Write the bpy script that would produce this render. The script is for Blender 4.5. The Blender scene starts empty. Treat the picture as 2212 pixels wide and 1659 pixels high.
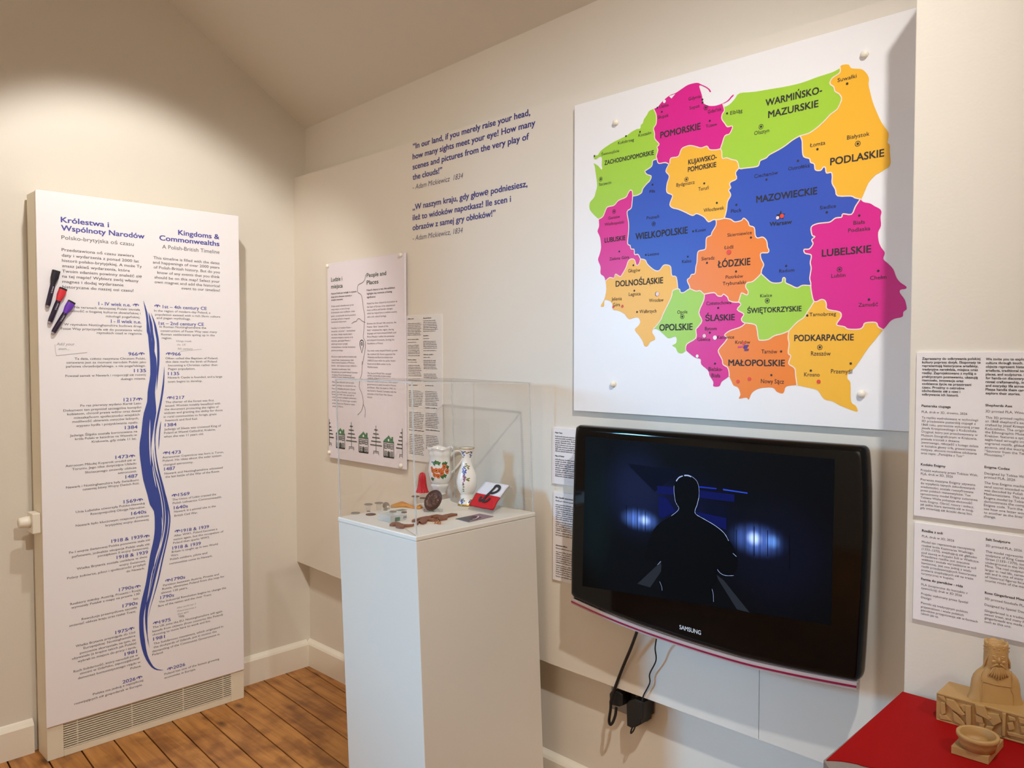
import bpy, bmesh, math, random
from mathutils import Vector, Matrix

# ---------------------------------------------------------------- camera, light, exposure
W, H = 2212.0, 1659.0
FOC = 1715.0                                   # focal length in pixels of the photograph
PITCH = math.atan((H / 2 - 768.0) / FOC)
YAW = math.atan((W / 2 + 639.0) / FOC)
CAM = Vector((3.130, -1.877, 1.400))
fh = Vector((-math.cos(YAW), math.sin(YAW), 0))
RT = Vector((math.sin(YAW), math.cos(YAW), 0))
FW = fh * math.cos(PITCH) - Vector((0, 0, math.sin(PITCH)))
UP = RT.cross(FW)
scene = bpy.context.scene
cd = bpy.data.cameras.new('camera')
cd.sensor_fit = 'HORIZONTAL'
cd.sensor_width = 36.0
cd.lens = 36.0 * FOC / W
cd.clip_start = 0.02
cam = bpy.data.objects.new('camera', cd)
scene.collection.objects.link(cam)
m3 = Matrix((RT, UP, -FW)).transposed()
cam.matrix_world = Matrix.Translation(CAM) @ m3.to_4x4()
scene.camera = cam

scene.view_settings.view_transform = 'Standard'
scene.view_settings.look = 'None'
scene.view_settings.gamma = 1.0
scene.view_settings.exposure = 0.1
scene.view_settings.use_curve_mapping = False
scene.cycles.use_denoising = True
scene.cycles.max_bounces = 10
scene.cycles.diffuse_bounces = 6
scene.cycles.transparent_max_bounces = 24
scene.cycles.caustics_reflective = False
scene.cycles.caustics_refractive = False

wd = bpy.data.worlds.new('sky')
scene.world = wd
wd.use_nodes = True
wd.node_tree.nodes['Background'].inputs[0].default_value = (0.45, 0.68, 1.0, 1)
wd.node_tree.nodes['Background'].inputs[1].default_value = 1.2


def spot(name, loc, aim, watts, size, blend, col, rad=0.035):
    d = bpy.data.lights.new(name, 'SPOT')
    d.energy, d.spot_size, d.spot_blend, d.color, d.shadow_soft_size = watts, math.radians(size), blend, col, rad
    o = bpy.data.objects.new(name, d)
    scene.collection.objects.link(o)
    o.location = loc
    o.rotation_euler = (Vector(aim) - Vector(loc)).to_track_quat('-Z', 'Y').to_euler()
    return o


def area(name, loc, aim, watts, sx, sy, col):
    d = bpy.data.lights.new(name, 'AREA')
    d.shape = 'RECTANGLE'
    d.energy, d.size, d.size_y, d.color = watts, sx, sy, col
    o = bpy.data.objects.new(name, d)
    scene.collection.objects.link(o)
    o.location = loc
    o.rotation_euler = (Vector(aim) - Vector(loc)).to_track_quat('-Z', 'Y').to_euler()
    return o


WARM = (1.0, 0.975, 0.94)
spot('track_spot_heater', (1.00, -1.02, 2.68), (0.0, -0.72, 1.32), 52, 79, 0.42, WARM)
spot('track_spot_map', (3.20, -1.28, 2.96), (1.24, -0.25, 0.80), 178, 76, 1.0, WARM)
spot('fill_spot_poster', (1.75, -1.55, 2.75), (0.55, 0.0, 1.35), 10, 70, 1.0, WARM, 0.06)  # added fill lamp, brightens the poster and the wall around it
spot('fill_spot_bounce', (2.6, -2.9, 2.70), (2.3, -4.2, 1.5), 300, 125, 0.8, WARM, 0.06)  # added unseen lamp, bounces off the back wall to raise the ambient level
spot('track_spot_table', (3.95, -0.95, 2.30), (2.80, -0.38, 0.76), 30, 36, 0.9, WARM, 0.03)
area('window_daylight', (-1.00, -4.15, 2.22), (0.0, -2.75, 1.45), 490, 0.8, 1.3, (0.20, 0.58, 1.0))

# ---------------------------------------------------------------- helpers
rnd = random.Random(7)


def ray(px, py):
    return FW + RT * ((px - W / 2) / FOC) - UP * ((py - H / 2) / FOC)


def on(px, py, axis, val):
    d = ray(px, py)
    return CAM + d * ((val - CAM[axis]) / d[axis])


ZT = {'p': (0, 0, 1.0), 'a': (60, 400, 4.366), 'b': (60, 740, 4.366), 'c': (60, 1080, 4.148), 'd': (0, 1300, 2.836),
      'e': (700, 540, 6.635), 'f': (700, 780, 6.636), 'g': (1960, 740, 4.254), 'h': (1960, 1120, 5.925),
      'q': (870, 220, 5.184), 't': (1180, 880, 3.072), 'k': (720, 920, 4.809), 's': (1760, 1360, 4.894),
      '2': (1240, 140, 4.366), '3': (1560, 100, 4.365), '4': (1240, 400, 4.608), '5': (1560, 420, 4.88),
      '6': (1240, 600, 3.072), 'v': (0, 1180, 13.83), 'w': (1200, 1340, 5.53), 'n': (1180, 910, 4.366)}


def P(z, x, y):
    a, b, s = ZT[z]
    return a + x / s, b + y / s


def lin(c):
    if isinstance(c, str):
        c = [int(c[i:i + 2], 16) / 255 for i in (0, 2, 4)]
    return tuple((v / 12.92 if v <= 0.04045 else ((v + 0.055) / 1.055) ** 2.4) for v in c)


def mat(name, col, rough=0.55, metal=0.0, noise=0.0, nscale=30.0, bump=0.0, bscale=200.0, coat=0.0, emit=None, es=1.0,
        trans=0.0, spec=0.5):
    m = bpy.data.materials.new(name)
    m.use_nodes = True
    nt = m.node_tree
    b = nt.nodes['Principled BSDF']
    c = lin(col)
    b.inputs['Base Color'].default_value = (*c, 1)
    b.inputs['Roughness'].default_value = rough
    b.inputs['Metallic'].default_value = metal
    b.inputs['Coat Weight'].default_value = coat
    b.inputs['Coat Roughness'].default_value = 0.03
    b.inputs['Specular IOR Level'].default_value = spec
    b.inputs['Transmission Weight'].default_value = trans
    if emit:
        b.inputs['Emission Color'].default_value = (*lin(emit), 1)
        b.inputs['Emission Strength'].default_value = es
    if noise or bump:
        tc = nt.nodes.new('ShaderNodeTexCoord')
    if noise:
        n = nt.nodes.new('ShaderNodeTexNoise')
        n.inputs['Scale'].default_value = nscale
        n.inputs['Detail'].default_value = 4
        nt.links.new(tc.outputs['Object'], n.inputs['Vector'])
        mx = nt.nodes.new('ShaderNodeMix')
        mx.data_type = 'RGBA'
        mx.inputs[6].default_value = (*[v * (1 - noise) for v in c], 1)
        mx.inputs[7].default_value = (*[min(1, v * (1 + noise)) for v in c], 1)
        nt.links.new(n.outputs['Fac'], mx.inputs[0])
        nt.links.new(mx.outputs[2], b.inputs['Base Color'])
    if bump:
        n2 = nt.nodes.new('ShaderNodeTexNoise')
        n2.inputs['Scale'].default_value = bscale
        n2.inputs['Detail'].default_value = 3
        nt.links.new(tc.outputs['Object'], n2.inputs['Vector'])
        bp = nt.nodes.new('ShaderNodeBump')
        bp.inputs['Strength'].default_value = bump
        bp.inputs['Distance'].default_value = 0.002
        nt.links.new(n2.outputs['Fac'], bp.inputs['Height'])
        nt.links.new(bp.outputs['Normal'], b.inputs['Normal'])
    return m


def clear_mat(name, tint=(0.97, 0.98, 0.98), refl=1.0, body=0.0, rough=0.02):
    m = bpy.data.materials.new(name)
    m.use_nodes = True
    nt = m.node_tree
    for n in list(nt.nodes):
        nt.nodes.remove(n)
    out = nt.nodes.new('ShaderNodeOutputMaterial')
    tr = nt.nodes.new('ShaderNodeBsdfTransparent')
    tr.inputs[0].default_value = (*tint, 1)
    gl = nt.nodes.new('ShaderNodeBsdfGlossy')
    gl.inputs['Roughness'].default_value = rough
    fr = nt.nodes.new('ShaderNodeFresnel')
    gm = nt.nodes.new('ShaderNodeNewGeometry')
    io = nt.nodes.new('ShaderNodeMapRange')          # same reflectance from either side of the sheet
    io.inputs[3].default_value = 1.47
    io.inputs[4].default_value = 1 / 1.47
    nt.links.new(gm.outputs['Backfacing'], io.inputs[0])
    nt.links.new(io.outputs[0], fr.inputs['IOR'])
    mu = nt.nodes.new('ShaderNodeMath')
    mu.operation = 'MULTIPLY'
    mu.inputs[1].default_value = refl
    nt.links.new(fr.outputs[0], mu.inputs[0])
    mx = nt.nodes.new('ShaderNodeMixShader')
    nt.links.new(mu.outputs[0], mx.inputs[0])
    nt.links.new(tr.outputs[0], mx.inputs[1])
    nt.links.new(gl.outputs[0], mx.inputs[2])
    last = mx
    if body:
        df = nt.nodes.new('ShaderNodeBsdfDiffuse')
        df.inputs[0].default_value = (0.9, 0.92, 0.92, 1)
        m2 = nt.nodes.new('ShaderNodeMixShader')
        m2.inputs[0].default_value = body
        nt.links.new(mx.outputs[0], m2.inputs[1])
        nt.links.new(df.outputs[0], m2.inputs[2])
        last = m2
    nt.links.new(last.outputs[0], out.inputs[0])
    return m


class MB:
    """collects vertices and faces for one mesh object"""

    def __init__(self):
        self.v, self.f, self.s = [], [], []

    def add(self, vs, fs, smooth=False):
        k = len(self.v)
        self.v += [tuple(p) for p in vs]
        for q in fs:
            self.f.append(tuple(i + k for i in q))
            self.s.append(smooth)
        return self

    def box(self, lo, hi):
        x0, y0, z0 = lo
        x1, y1, z1 = hi
        return self.hexa([(x0, y0, z0), (x1, y0, z0), (x1, y1, z0), (x0, y1, z0), (x0, y0, z1), (x1, y0, z1), (x1, y1, z1), (x0, y1, z1)])

    def hexa(self, p):
        return self.add(p, [(3, 2, 1, 0), (4, 5, 6, 7), (0, 1, 5, 4), (1, 2, 6, 5), (2, 3, 7, 6), (3, 0, 4, 7)])

    def plate(self, pts, n, t, bev=0.0):
        """prism on an outline: back ring at pts, front ring moved by t along n"""
        n = Vector(n)
        pts = [Vector(p) for p in pts]
        k = len(pts)
        nn = Vector((0, 0, 0))
        for i in range(k):
            nn += pts[i].cross(pts[(i + 1) % k])
        if nn.dot(n) < 0:
            pts.reverse()
        rings = [pts, [p + n * (t - bev) for p in pts]]
        if bev:
            c = sum(pts, Vector()) / k
            for a in ((0.3, 1.0) if bev < 0.01 else (0.15, 0.3, 0.45, 0.6, 0.8, 1.0)):
                ring = []
                for i in range(k):
                    e1 = (pts[i] - pts[i - 1]).normalized()
                    e2 = (pts[(i + 1) % k] - pts[i]).normalized()
                    inw = (n.cross(e1) + n.cross(e2))
                    inw = inw / max(0.3, inw.length ** 2 / 2)
                    ang = a * math.pi / 2
                    ring.append(pts[i] + inw * bev * (1 - math.cos(ang)) + n * (t - bev + bev * math.sin(ang)))
                rings.append(ring)
        vs = [p for r in rings for p in r]
        fs = [tuple(range(k))[::-1], tuple(range((len(rings) - 1) * k, len(rings) * k))]
        for r in range(len(rings) - 1):
            for i in range(k):
                j = (i + 1) % k
                fs.append((r * k + i, r * k + j, (r + 1) * k + j, (r + 1) * k + i))
        return self.add(vs, fs)

    def tube(self, pts, r, seg=10, cap=True):
        pts = [Vector(p) for p in pts]
        rs = r if isinstance(r, (list, tuple)) else [r] * len(pts)
        vs, fs = [], []
        t0 = (pts[1] - pts[0]).normalized()
        a = t0.orthogonal().normalized()
        for i, p in enumerate(pts):
            t = (pts[min(i + 1, len(pts) - 1)] - pts[max(i - 1, 0)]).normalized()
            a = (a - t * a.dot(t)).normalized()
            b = t.cross(a)
            for j in range(seg):
                g = 2 * math.pi * j / seg
                vs.append(p + (a * math.cos(g) + b * math.sin(g)) * rs[i])
        for i in range(len(pts) - 1):
            for j in range(seg):
                k = (j + 1) % seg
                fs.append((i * seg + j, i * seg + k, (i + 1) * seg + k, (i + 1) * seg + j))
        self.add(vs, fs, True)
        if cap:
            self.add(vs[:seg], [tuple(range(seg))[::-1]])
            self.add(vs[-seg:], [tuple(range(seg))])
        return self

    def lathe(self, prof, c, seg=48, mod=None, ax=None, close=False):
        """prof: (r, h) list; axis z through c, or the matrix ax"""
        c = Vector(c)
        vs, fs = [], []
        for i, (r, h) in enumerate(prof):
            for j in range(seg):
                g = 2 * math.pi * j / seg
                rr, hh = (r, h) if not mod else mod(r, h, g)
                p = Vector((rr * math.cos(g), rr * math.sin(g), hh))
                vs.append(c + (ax @ p if ax else p))
        for i in range(len(prof) - 1):
            for j in range(seg):
                k = (j + 1) % seg
                fs.append((i * seg + j, i * seg + k, (i + 1) * seg + k, (i + 1) * seg + j))
        self.add(vs, fs, True)
        if close:
            n = len(prof)
            self.add(vs[:seg], [tuple(range(seg))[::-1]])
            self.add(vs[(n - 1) * seg:], [tuple(range(seg))])
        return self

    def strip(self, pts, w, u, v):
        """flat ribbon along pts (3D), width w (value or list), in the plane of u, v"""
        pts = [Vector(p) for p in pts]
        ws = w if isinstance(w, (list, tuple)) else [w] * len(pts)
        vs, fs = [], []
        for i, p in enumerate(pts):
            t = pts[min(i + 1, len(pts) - 1)] - pts[max(i - 1, 0)]
            tu, tv = t.dot(u), t.dot(v)
            l = math.hypot(tu, tv) or 1
            nrm = (u * (-tv) + v * tu) / l
            vs += [p + nrm * ws[i] / 2, p - nrm * ws[i] / 2]
        for i in range(len(pts) - 1):
            fs.append((2 * i, 2 * i + 1, 2 * i + 3, 2 * i + 2))
        return self.add(vs, fs)

    def disc(self, c, r, u, v, seg=16, rin=0.0):
        c = Vector(c)
        ring = [c + (u * math.cos(2 * math.pi * i / seg) + v * math.sin(2 * math.pi * i / seg)) * r for i in range(seg)]
        if rin:
            r2 = [c + (p - c) * (rin / r) for p in ring]
            return self.add(ring + r2, [(i, (i + 1) % seg, seg + (i + 1) % seg, seg + i) for i in range(seg)])
        return self.add(ring, [tuple(range(seg))])

    def build(self, name, m, parent=None, bevel=0.0, loc=None):
        me = bpy.data.meshes.new(name)
        off = Vector(loc) if loc is not None else Vector((0, 0, 0))
        me.from_pydata([tuple(Vector(p) - off) for p in self.v], [], self.f)
        me.polygons.foreach_set('use_smooth', self.s)
        me.materials.append(m)
        me.update()
        o = bpy.data.objects.new(name, me)
        scene.collection.objects.link(o)
        o.location = off
        if parent is not None:
            o.parent = parent
            o.matrix_parent_inverse = Matrix.Identity(4)
            w = Vector((0, 0, 0))
            q = parent
            while q is not None:
                w += q.location
                q = q.parent
            o.location = off - w
        if bevel:
            b = o.modifiers.new('bevel', 'BEVEL')
            b.width = bevel
            b.segments = 2
            b.limit_method = 'ANGLE'
        return o


def empty(name, loc=(0, 0, 0)):
    o = bpy.data.objects.new(name, None)
    o.empty_display_size = 0.05
    scene.collection.objects.link(o)
    o.location = loc
    return o


def tag(o, label, cat, group=None):
    o['label'] = label
    o['category'] = cat
    if group:
        o['group'] = group
    return o


def struct(o):
    o['kind'] = 'structure'
    return o


def thing(name, loc, label, cat, group=None):
    return tag(empty(name, loc), label, cat, group)


UX, UY, UZ = Vector((1, 0, 0)), Vector((0, 1, 0)), Vector((0, 0, 1))


class Plane:
    """an upright surface: axis 0 reads along +Y, axis 1 reads along +X"""

    def __init__(self, axis, val):
        self.axis, self.val = axis, val
        self.u = UY if axis == 0 else UX
        self.n = UX if axis == 0 else -UY

    def at(self, z, x, y, lift=0.0):
        s = 1 if self.axis == 0 else -1
        return on(*P(z, x, y), self.axis, self.val + s * lift)

    def poly(self, z, pts, lift=0.0):
        return [self.at(z, x, y, lift) for x, y in pts]


def glyph_run(s, bold, shear, res):
    """triangulated lettering; the dotted and accented z are composed from a plain z"""
    if any(c in s for c in 'żźŻ'):
        vs, fs = raw_run(s.replace('ż', 'z').replace('ź', 'z').replace('Ż', 'Z'), bold, shear, res)
        zs, _ = raw_run('z', bold, 0, 2)
        zw = max(v[0] for v in zs) - min(v[0] for v in zs)
        zh = max(v[1] for v in zs)
        for i, c in enumerate(s):
            if c not in 'żź':
                continue
            pv, _ = raw_run((s[:i] + 'z').replace('ż', 'z').replace('ź', 'z'), bold, 0, 1)
            cx = max(v[0] for v in pv) - zw / 2 + shear * (zh + 0.12)
            k, r = len(vs), 0.048 + bold
            if c == 'ż':
                vs = vs + [(cx + r * math.cos(q * math.pi / 4), zh + 0.13 + r * math.sin(q * math.pi / 4)) for q in range(8)]
                fs = fs + [tuple(range(k, k + 8))]
            else:
                vs = vs + [(cx - 0.06, zh + 0.06), (cx + 0.0 + bold, zh + 0.06), (cx + 0.11 + bold, zh + 0.22), (cx + 0.0 - bold, zh + 0.22)]
                fs = fs + [(k, k + 1, k + 2, k + 3)]
        return vs, fs
    return raw_run(s, bold, shear, res)


def raw_run(s, bold, shear, res):
    cu = bpy.data.curves.new('run', 'FONT')
    cu.body = s
    cu.size = 1.0
    cu.resolution_u = res
    cu.shear = shear
    cu.fill_mode = 'FRONT'
    o = bpy.data.objects.new('run', cu)
    scene.collection.objects.link(o)
    dg = bpy.context.evaluated_depsgraph_get()
    me = bpy.data.meshes.new_from_object(o.evaluated_get(dg))
    vs = [(v.co.x, v.co.y) for v in me.vertices]
    fs = [tuple(p.vertices) for p in me.polygons]
    bpy.data.objects.remove(o)
    bpy.data.curves.remove(cu)
    bpy.data.meshes.remove(me)
    return vs, fs


def heavy(bold):
    """overprint offsets that thicken the strokes of bold lettering"""
    if bold <= 0:
        return ((0, 0, 0),)
    if bold < 0.012:
        return ((-bold, 0, 0), (bold, 0, 0.00005))
    return ((-bold, -bold * 0.6, 0), (bold, -bold * 0.6, 0.00004), (-bold, bold * 0.6, 0.00008), (bold, bold * 0.6, 0.00012))


_cap = {}


def cap_of(bold):
    if bold not in _cap:
        vs, _ = glyph_run('H', bold, 0, 2)
        _cap[bold] = max(v[1] for v in vs)
    return _cap[bold]


def text(mb, pl, z, s, x0, y0, x1=None, cap=None, capm=None, bold=0.0, shear=0.0, res=2, xs=1.0, y1=None, lift=0.0004):
    """one line of lettering on plane pl: baseline starts at photo point (x0, y0), ends at x1"""
    p = pl.at(z, x0, y0, lift)
    px0, py0 = P(z, x0, y0)
    vs, fs = glyph_run(s, bold, shear, res)
    if not vs:
        return None
    lo = min(v[0] for v in vs)
    hi = max(v[0] for v in vs)
    if capm is None:
        sc = ZT[z][2]
        capm = (on(px0, py0 - cap / sc, pl.axis, pl.val) - on(px0, py0, pl.axis, pl.val)).z
    sy = capm / cap_of(bold)
    if x1 is not None:
        px1 = P(z, x1, y0)[0]
        vp = W / 2 + FOC * (pl.u.dot(RT) / pl.u.dot(FW))
        hz = 768.0
        py1 = hz + (py0 - hz) * (px1 - vp) / (px0 - vp) if y1 is None else P(z, x1, y1)[1]
        wd_ = (on(px1, py1, pl.axis, pl.val) - on(px0, py0, pl.axis, pl.val)).dot(pl.u)
        sx = wd_ / max(1e-6, hi - lo)
    else:
        sx = sy * xs
    for ox, oy, ol in heavy(bold):
        q = p + pl.n * ol
        mb.add([q + pl.u * ((a - lo + ox) * sx) + UZ * ((b + oy) * sy) for a, b in vs], fs)
    return capm


def lines(mb, pl, z, rows, cap, **kw):
    """rows of one block share the size of the first row"""
    cm = None
    for r in rows:
        s, x0, y0 = r[:3]
        x1 = r[3] if len(r) > 3 else None
        if cm is None:
            cm = text(mb, pl, z, s, x0, y0, x1, cap=cap, **kw)
        else:
            text(mb, pl, z, s, x0, y0, x1, capm=cm, **kw)


def dashes(mb, pl, z, rows, h, gap=0.35, lift=0.0007):
    """lines of print too small to read: word-length marks; rows of (x0, y0, x1)"""
    for x0, y0, x1 in rows:
        p = pl.at(z, x0, y0, lift)
        px0, py0 = P(z, x0, y0)
        px1 = P(z, x1, y0)[0]
        vp = W / 2 + FOC * (pl.u.dot(RT) / pl.u.dot(FW))
        py1 = 768.0 + (py0 - 768.0) * (px1 - vp) / (px0 - vp)
        L = (on(px1, py1, pl.axis, pl.val) - on(px0, py0, pl.axis, pl.val)).dot(pl.u)
        x = 0.0
        while x < L:
            w = min(h * rnd.uniform(1.6, 5.5), L - x)
            c = x
            while c < x + w - h * 0.2:                      # letters of a word
                lw = h * rnd.uniform(0.25, 0.42)
                hh = h * rnd.choice((0.5, 0.5, 0.5, 0.75))
                a = p + pl.u * c
                b = p + pl.u * min(c + lw, x + w)
                mb.add([a, b, b + UZ * hh, a + UZ * hh], [(0, 1, 2, 3)])
                c += lw + h * 0.16
            x += w + h * gap


def smooth(pts, n=3):
    """Catmull-Rom through 2D points"""
    if len(pts) < 3:
        return list(pts)
    out = []
    for i in range(len(pts) - 1):
        p0, p1, p2, p3 = pts[max(i - 1, 0)], pts[i], pts[i + 1], pts[min(i + 2, len(pts) - 1)]
        for k in range(n):
            t = k / n
            out.append(tuple(0.5 * ((2 * p1[d]) + (-p0[d] + p2[d]) * t + (2 * p0[d] - 5 * p1[d] + 4 * p2[d] - p3[d]) * t * t
                                    + (-p0[d] + 3 * p1[d] - 3 * p2[d] + p3[d]) * t ** 3) for d in range(len(p1))))
    out.append(tuple(pts[-1]))
    return out


# ---------------------------------------------------------------- materials
M_WALL = mat('cream_wall_paint', 'DDD6C9', 0.6, noise=0.02, nscale=3, bump=0.10, bscale=160)
M_BOARD = mat('board_paint', 'DED6C9', 0.55, noise=0.015, nscale=2, bump=0.04, bscale=90)
M_CEIL = mat('ceiling_paint', 'D9D2C6', 0.7, bump=0.08, bscale=60)
M_SKIRT = mat('skirting_gloss', 'E9E2D2', 0.35, bump=0.05, bscale=40)
M_WHITE = mat('white_print_board', 'F1EEF0', 0.42, spec=0.35)
M_PAPER = mat('paper_white', 'E9E4E4', 0.6)
M_CREAMP = mat('cream_card', 'E4DFDA', 0.55)
M_INK = mat('black_ink', '2A2526', 0.6)
M_GREYINK = mat('grey_ink', '605A60', 0.6)
M_BLUEINK = mat('indigo_ink', '4F50A4', 0.55)
M_NAVY = mat('navy_vinyl', '35357C', 0.45)
M_RIVER = mat('river_blue_ink', '3A4C9C', 0.5)
M_PEN = mat('pencil_note', '9A969A', 0.6)
M_HEATER = mat('heater_enamel', 'E6DEC8', 0.38)
M_DARK = mat('dark_void', '1A1714', 0.8)
M_PLINTH = mat('plinth_paint', 'DFD8CB', 0.45, bump=0.03, bscale=60)
M_BLACKP = mat('piano_black', '050505', 0.07, spec=0.3)
M_BLACKM = mat('matte_black_plastic', '131313', 0.45)


def wood_mat():
    m = bpy.data.materials.new('varnished_pine_boards')
    m.use_nodes = True
    nt = m.node_tree
    b = nt.nodes['Principled BSDF']
    tc = nt.nodes.new('ShaderNodeTexCoord')
    gm = nt.nodes.new('ShaderNodeNewGeometry')
    ofs = nt.nodes.new('ShaderNodeVectorMath')
    ofs.operation = 'MULTIPLY_ADD'
    cmb = nt.nodes.new('ShaderNodeCombineXYZ')
    for i in (0, 1, 2):
        nt.links.new(gm.outputs['Random Per Island'], cmb.inputs[i])
    ofs.inputs[1].default_value = (7, 3, 5)
    nt.links.new(cmb.outputs[0], ofs.inputs[0])
    nt.links.new(tc.outputs['Object'], ofs.inputs[2])
    mp = nt.nodes.new('ShaderNodeMapping')
    mp.inputs['Scale'].default_value = (1.6, 22, 22)
    nt.links.new(ofs.outputs[0], mp.inputs[0])
    n = nt.nodes.new('ShaderNodeTexNoise')
    n.inputs['Scale'].default_value = 2.2
    n.inputs['Detail'].default_value = 6
    n.inputs['Distortion'].default_value = 0.6
    nt.links.new(mp.outputs[0], n.inputs[0])
    rp = nt.nodes.new('ShaderNodeValToRGB')
    rp.color_ramp.elements[0].position = 0.3
    rp.color_ramp.elements[0].color = (*lin('996029'), 1)
    rp.color_ramp.elements[1].position = 0.72
    rp.color_ramp.elements[1].color = (*lin('C68A46'), 1)
    nt.links.new(n.outputs['Fac'], rp.inputs[0])
    # knots and scuffs
    vo = nt.nodes.new('ShaderNodeTexVoronoi')
    vo.inputs['Scale'].default_value = 3.4
    mp2 = nt.nodes.new('ShaderNodeMapping')
    mp2.inputs['Scale'].default_value = (1.0, 2.0, 1)
    nt.links.new(ofs.outputs[0], mp2.inputs[0])
    nt.links.new(mp2.outputs[0], vo.inputs[0])
    r2 = nt.nodes.new('ShaderNodeValToRGB')
    r2.color_ramp.elements[0].position = 0.03
    r2.color_ramp.elements[0].color = (0.13, 0.06, 0.02, 1)
    r2.color_ramp.elements[1].position = 0.14
    r2.color_ramp.elements[1].color = (1, 1, 1, 1)
    nt.links.new(vo.outputs['Distance'], r2.inputs[0])
    n3 = nt.nodes.new('ShaderNodeTexNoise')
    n3.inputs['Scale'].default_value = 9
    n3.inputs['Detail'].default_value = 5
    nt.links.new(ofs.outputs[0], n3.inputs[0])
    r3 = nt.nodes.new('ShaderNodeValToRGB')
    r3.color_ramp.elements[0].position = 0.33
    r3.color_ramp.elements[0].color = (0.5, 0.42, 0.36, 1)
    r3.color_ramp.elements[1].position = 0.52
    r3.color_ramp.elements[1].color = (1, 1, 1, 1)
    nt.links.new(n3.outputs['Fac'], r3.inputs[0])
    col = rp.outputs[0]
    for r in (r2, r3):
        mx = nt.nodes.new('ShaderNodeMix')
        mx.data_type = 'RGBA'
        mx.blend_type = 'MULTIPLY'
        mx.inputs[0].default_value = 0.8
        nt.links.new(col, mx.inputs[6])
        nt.links.new(r.outputs[0], mx.inputs[7])
        col = mx.outputs[2]
    nt.links.new(col, b.inputs['Base Color'])
    b.inputs['Roughness'].default_value = 0.42
    bp = nt.nodes.new('ShaderNodeBump')
    bp.inputs['Strength'].default_value = 0.15
    bp.inputs['Distance'].default_value = 0.002
    nt.links.new(n.outputs['Fac'], bp.inputs['Height'])
    nt.links.new(bp.outputs['Normal'], b.inputs['Normal'])
    return m


M_FLOOR = wood_mat()

# ---------------------------------------------------------------- the room
WALL_A, WALL_B, BOARD_Y = -0.02, 0.02, -0.042
BRX, BRY, BRTOP = 2.614, -0.28, 2.224
XR, YB = 4.2, -4.2


def ceil_z(x, y):
    return min(2.405 + 0.034 * x - 0.62 * (y - WALL_B), 3.02)


# floor boards: separate planks with open joints over a dark void
fl = MB()
a = math.radians(-3.7)
ca, sa = math.cos(a), math.sin(a)
yj = -0.113
ys = [0.30, 0.19, 0.085, 0.0 - 0.02]
while yj > -4.6:
    ys.append(yj)
    yj -= 0.1085 + rnd.uniform(-0.006, 0.006)
for i in range(len(ys) - 1):
    y1, y0 = ys[i] - 0.0022, ys[i + 1] + 0.0022
    cuts = [-0.1, rnd.uniform(1.2, 3.4), 4.4]
    for x0, x1 in zip(cuts[:-1], cuts[1:]):
        q = [(x0 + 0.001, y0), (x1 - 0.001, y0), (x1 - 0.001, y1), (x0 + 0.001, y1)]
        t = [(x * ca - y * sa, x * sa + y * ca) for x, y in q]
        fl.hexa([(x, y, -0.02) for x, y in t] + [(x, y, 0.0) for x, y in t])
struct(fl.build('floor', M_FLOOR, bevel=0.0015))
struct(MB().box((-0.3, -4.9, -0.06), (4.5, 0.5, -0.021)).build('subfloor', M_DARK))

# wall A (left) with the window further back
WY0, WY1, WZ0, WZ1 = -3.10, -2.45, 1.12, 2.02
wa = MB()
T = 0.14
for y0, y1, z0, z1 in ((WY1, WALL_B + 0.1, 0, 3.1), (YB, WY0, 0, 3.1), (WY0, WY1, 0, WZ0), (WY0, WY1, WZ1, 3.1)):
    wa.box((WALL_A - T, y0, z0), (WALL_A, y1, z1))
struct(wa.build('wall_left', M_WALL))
struct(MB().box((WALL_A, WALL_B, 0), (XR, WALL_B + 0.12, 3.0)).build('wall_right', M_WALL))
struct(MB().box((XR, YB, 0), (XR + 0.12, WALL_B, 3.1)).build('wall_side', M_WALL))
struct(MB().box((WALL_A - T, YB - 0.12, 0), (XR + 0.12, YB, 3.1)).build('wall_back', M_WALL))
struct(MB().box((BRX, BRY, 0), (XR, WALL_B, BRTOP)).build('wall_breast', M_WALL, bevel=0.002))
# sloping ceiling and the flat part behind it
yk = WALL_B - (3.02 - 2.405) / 0.62
yk2 = WALL_B - (3.02 - 2.405 - 0.034 * XR) / 0.62
c0, c1 = (WALL_A - 0.1, XR + 0.12)
cm_ = MB()
cy = WALL_B + 0.12
low = [(c0, cy, ceil_z(c0, cy)), (c1, cy, ceil_z(c1, cy)), (c1, yk2, 3.02), (c0, yk, 3.02), (c1, YB - 0.1, 3.02), (c0, YB - 0.1, 3.02)]
hi_ = [(x, y, z + 0.08) for x, y, z in low]
cm_.add(low + hi_, [(0, 3, 2, 1), (3, 5, 4, 2), (6, 7, 8, 9), (9, 8, 10, 11), (0, 1, 7, 6), (4, 5, 11, 10), (0, 6, 9, 3), (3, 9, 11, 5),
                    (1, 2, 8, 7), (2, 4, 10, 8)])
struct(cm_.build('ceiling', M_CEIL))

# window in the left wall, out of the photograph, source of the daylight
wf = MB()
for y0, y1, z0, z1 in ((WY0, WY0 + 0.04, WZ0, WZ1), (WY1 - 0.04, WY1, WZ0, WZ1), (WY0 + 0.04, WY1 - 0.04, WZ0, WZ0 + 0.04),
                       (WY0 + 0.04, WY1 - 0.04, WZ1 - 0.04, WZ1)):
    wf.box((-0.12, y0, z0), (-0.07, y1, z1))
w1 = struct(wf.build('window_1', M_SKIRT))
M_GLASS = clear_mat('window_glass')
MB().box((-0.098, WY0 + 0.04, WZ0 + 0.04), (-0.094, WY1 - 0.04, WZ1 - 0.04)).build('pane', M_GLASS, w1)

# skirting boards with a sloping top
HY0, HY1, HX = -1.082, -0.362, 0.105


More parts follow.
